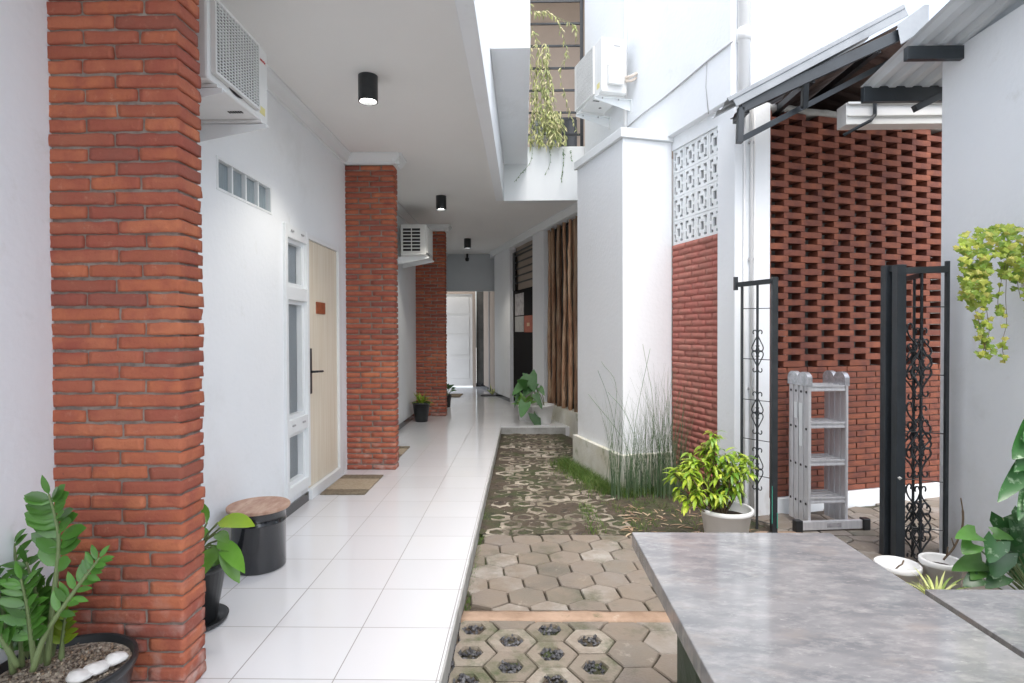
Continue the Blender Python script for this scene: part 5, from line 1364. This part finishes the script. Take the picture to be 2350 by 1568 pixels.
# ================================================================== gates
def ornament(mb, P0, ex, ez, hgt=.31, wid=.042, r=.0042):
    # two mirrored curls with a lens between them, plus the small double scroll inside
    P0 = V(P0)
    def path(sgn, updown):
        pts = []
        for k_ in range(9):       # outer curl
            t = k_ / 8; a = PI * 1.35 * t
            rr = .016 + .002 * t
            pts.append((sgn * (.018 + rr * math.cos(PI - a * 1.0) * -1 * .9), updown * (hgt * .46 + rr * math.sin(a) * .9)))
        pts = [(sgn * .030, updown * hgt * .40), (sgn * .034, updown * hgt * .45), (sgn * .026, updown * hgt * .49), (sgn * .012, updown * hgt * .48), (sgn * .004, updown * hgt * .42), (sgn * .004, updown * hgt * .36),
               (sgn * .020, updown * hgt * .25), (sgn * wid * .95, updown * hgt * .12), (sgn * wid, updown * hgt * .05), (sgn * wid * .72, updown * hgt * -.01), (sgn * wid * .35, updown * hgt * .01), (sgn * .006, updown * hgt * .09), (sgn * .013, updown * hgt * .13)]
        return pts
    for sgn in (-1, 1):
        for ud in (-1, 1):
            mb.tube(bez([P0 + ex * x + ez * y for x, y in path(sgn, ud)], 3), r, 5)
EZ = V((0, 0, 1))
# narrow leaf at the white corner column
G0 = at(1703, 652, Y=4.36); G1 = at(1777, 648, Y=4.18)
G1.z = G0.z = 1.71
ga = thing('gate', 'narrow black scrollwork gate leaf standing open by the white corner column', 'gate', (G0.x, G0.y, GZ))
ex = (G1 - G0); ex.z = 0; wdt = ex.length; ex.normalize()
o0 = V((G0.x, G0.y, 0))
m = MB(); m.bar(o0 + ex * -.03 + EZ * 1.70, o0 + ex * (wdt) + EZ * 1.71, .03, .035); m.bar(o0 + ex * -.05 + EZ * 1.66, o0 + ex * -.05 + EZ * 1.76, .02, .03); m.build('top_rail', black_metal, ga, world=True, bevel=.001)
m = MB(); m.bar(o0 + ex * wdt + EZ * GZ, o0 + ex * wdt + EZ * 1.735, .04, .04, (0, 1, 0)); m.build('post', black_metal, ga, world=True, bevel=.002)
m = MB(); m.bar(o0 + ex * -.0 + EZ * GZ, o0 + EZ * 1.70, .016, .016, (0, 1, 0)); m.bar(o0 + ex * wdt * .49 + EZ * GZ, o0 + ex * wdt * .49 + EZ * 1.70, .014, .014, (0, 1, 0)); m.build('upright', black_metal, ga, world=True)
m = MB()
for zz_ in (1.52, 1.15, .85, .56, .30, -.03): m.tube([o0 + EZ * zz_, o0 + ex * wdt + EZ * (zz_ - .004)], .003, 5)
m.build('wire', black_metal, ga, world=True)
for py_ in (806, 948, 1076):
    zc_ = at(1742, py_, Y=4.27).z; m = MB(); ornament(m, o0 + ex * wdt * .49 + EZ * zc_ + V((0, -.003, 0)), ex, EZ); m.build('scroll', black_metal, ga, world=True)
m = MB(); m.box(G1.x - .022, G1.x - .018, G1.y - .024, G1.y - .021, -.02, .25); m.bar(o0 + ex * (wdt + .022) + EZ * -.05, o0 + ex * (wdt + .022) + EZ * .06, .003, .03, (0, 1, 0)); m.build('tape', teal, ga, world=True)
# folded leaves at the right wall
P1_ = at(2037, 610, Y=3.80); P2_ = at(2064, 608, Y=3.70); P3_ = at(2174, 617, Y=3.62)
gb2 = thing('gate', 'black scrollwork gate with twin thick posts folded beside the right wall', 'gate', (P1_.x, P1_.y, GZ))
m = MB(); m.box(P1_.x - .028, P1_.x + .028, P1_.y - .028, P1_.y + .028, GZ, P1_.z); m.build('post', dark_steel, gb2, world=True, bevel=.003)
m = MB(); m.box(P2_.x - .028, P2_.x + .028, P2_.y - .028, P2_.y + .028, GZ, P2_.z); m.build('post', dark_steel, gb2, world=True, bevel=.003)
o0 = V((P2_.x + .028, P2_.y, 0)); o1 = V((P3_.x, P3_.y, 0)); ex = (o1 - o0); wdt = ex.length; ex.normalize()
zt = at(2120, 620, Y=3.66).z
m = MB(); m.bar(o0 + EZ * zt, o1 + ex * .01 + EZ * zt, .03, .04); m.bar(P1_ + V((0, 0, -.02)), P2_ + V((0, 0, -.02)), .03, .04); m.build('top_rail', black_metal, gb2, world=True)
m = MB(); m.bar(o1 + EZ * GZ, o1 + EZ * (zt + .05), .020, .020, (0, 1, 0)); m.bar(o0 + ex * wdt * .42 + EZ * GZ, o0 + ex * wdt * .42 + EZ * zt, .012, .012, (0, 1, 0))
m.build('upright', black_metal, gb2, world=True)
m = MB()
for zz_ in (1.50, 1.08, .72, .42, .12): m.tube([o0 + EZ * zz_, o1 + EZ * (zz_ - .004)], .0035, 5)
m.build('wire', black_metal, gb2, world=True)
ex2 = V((.25, 1, 0)).normalized(); o2 = o0 + ex * wdt * .50 + V((0, .04, 0))
for zc_ in (1.12, .62, .10):
    m = MB(); ornament(m, o0 + ex * wdt * .42 + EZ * zc_ + V((0, -.004, 0)), ex, EZ, .36, .05, .0055); m.build('scroll', black_metal, gb2, world=True)
    m = MB()
    for q in (0, 1, 2): ornament(m, o0 + ex * wdt * (.20 + .30 * q) + V((0, .05 + .05 * q, 0)) + EZ * (zc_ + (.10, -.03, .07)[q]), (ex + ex2 * .35).normalized(), EZ, .36, .062, .0055)
    m.build('scroll', black_metal, gb2, world=True)
m = MB()
for q in (.10, .26): pp = o2 + ex2 * q; m.bar(pp + EZ * GZ, pp + EZ * (zt - .02), .012, .012, (0, 1, 0))
m.bar(o2 + EZ * (zt - .03), o2 + ex2 * .45 + EZ * (zt - .03), .02, .03); m.build('rear_leaf', black_metal, gb2, world=True)
m = MB(); q = at(2066, 1098, Y=P2_.y - .03); stone(m, q, .016); m.build('latch', stone_white, gb2, world=True)

# ================================================================== ladder
LDx = at(1858, 1205, Y=4.26)
la = thing('ladder', 'folded aluminium multi section ladder standing before the brick wall', 'ladder', (LDx.x, 4.26, GZ), math.radians(6))
WL = .285; TH = .024; DP = .058; RH = 1.10
for s_ in range(4):
    y0_ = s_ * .066
    m = MB()
    for x_ in (0, WL): m.rough(x_ - TH / 2, x_ + TH / 2, y0_, y0_ + DP, .03, RH, 2, 2, 2, .006, 0)
    sec = m.build('rail', alu, la, smooth=False)
    for zr in (.215, .49, .765, 1.035):
        m = MB(); m.box(TH / 2, WL - TH / 2, y0_ + .008, y0_ + .045, zr - .018, zr + .018); m.box(TH / 2, WL - TH / 2, y0_ + .003, y0_ + .0075, zr - .022, zr - .008); m.box(TH / 2, WL - TH / 2, y0_ + .003, y0_ + .0075, zr + .008, zr + .022)
        m.build('rung', alu, la, bevel=.002)
    m = MB()
    for zr in (.215, .49, .765, 1.035):
        for x_, sg_ in ((-TH / 2 - .0015, -1),):
            n0 = len(m.v); m.lathe([(0, 0), (.010, 0), (.010, .0015), (0, .0015)], 10)
            mm = Matrix.Translation((x_, y0_ + .028, zr - .03)) @ Matrix.Rotation(PI / 2, 4, 'Y')
            for vi in range(n0, len(m.v)): m.v[vi] = mm @ m.v[vi]
    m.build('rivet', dark_in, la)
hinge_m = mat('hinge_metal', (.55, .56, .58), .18, (.35, .36, .38), 30, metal=.4)
for s_ in (0, 2):
    for x_ in (0, WL):
        m = MB(); prof = []
        n0 = 0
        pts2 = [(-.034 * math.cos(PI * k_ / 14), .052 * math.sin(PI * k_ / 14)) for k_ in range(15)]
        cy = s_ * .066 + .066; vs = []
        for sx_ in (-.018, .018):
            vs += [(x_ + sx_, cy - .066 + .0, RH - .05), (x_ + sx_, cy - .066, RH + .0)] + [(x_ + sx_, cy + a * 1.95, RH + b) for a, b in pts2] + [(x_ + sx_, cy + .066, RH - .05)]
        N = len(vs) // 2
        m.add(vs, [tuple(range(N)), tuple(reversed(range(N, 2 * N)))] + [(i, N + i, N + (i + 1) % N, (i + 1) % N) for i in range(N)])
        m.build('hinge', hinge_m, la, bevel=.004)
m = MB(); m.box(-.09, WL + .10, -.035, -.002, .012, .075); m.build('foot_bar', alu, la, bevel=.003)
for x_ in (-.13, WL + .10):
    m = MB(); m.box(x_, x_ + .055, -.045, .008, .0, .085); m.build('rubber_foot', black_plastic, la, bevel=.006)
m = MB(); m.box(.11, .22, -.0365, -.0352, .028, .060); m.build('label_plate', paper, la)
m = MB(); m.box(-TH / 2 - .0025, -TH / 2 - .001, .066 * 1 + .01, .066 * 1 + .05, .60, .92); m.box(-TH / 2 - .0025, -TH / 2 - .001, .066 * 2 + .012, .066 * 2 + .048, .80, .92); m.build('sticker', trim, la)
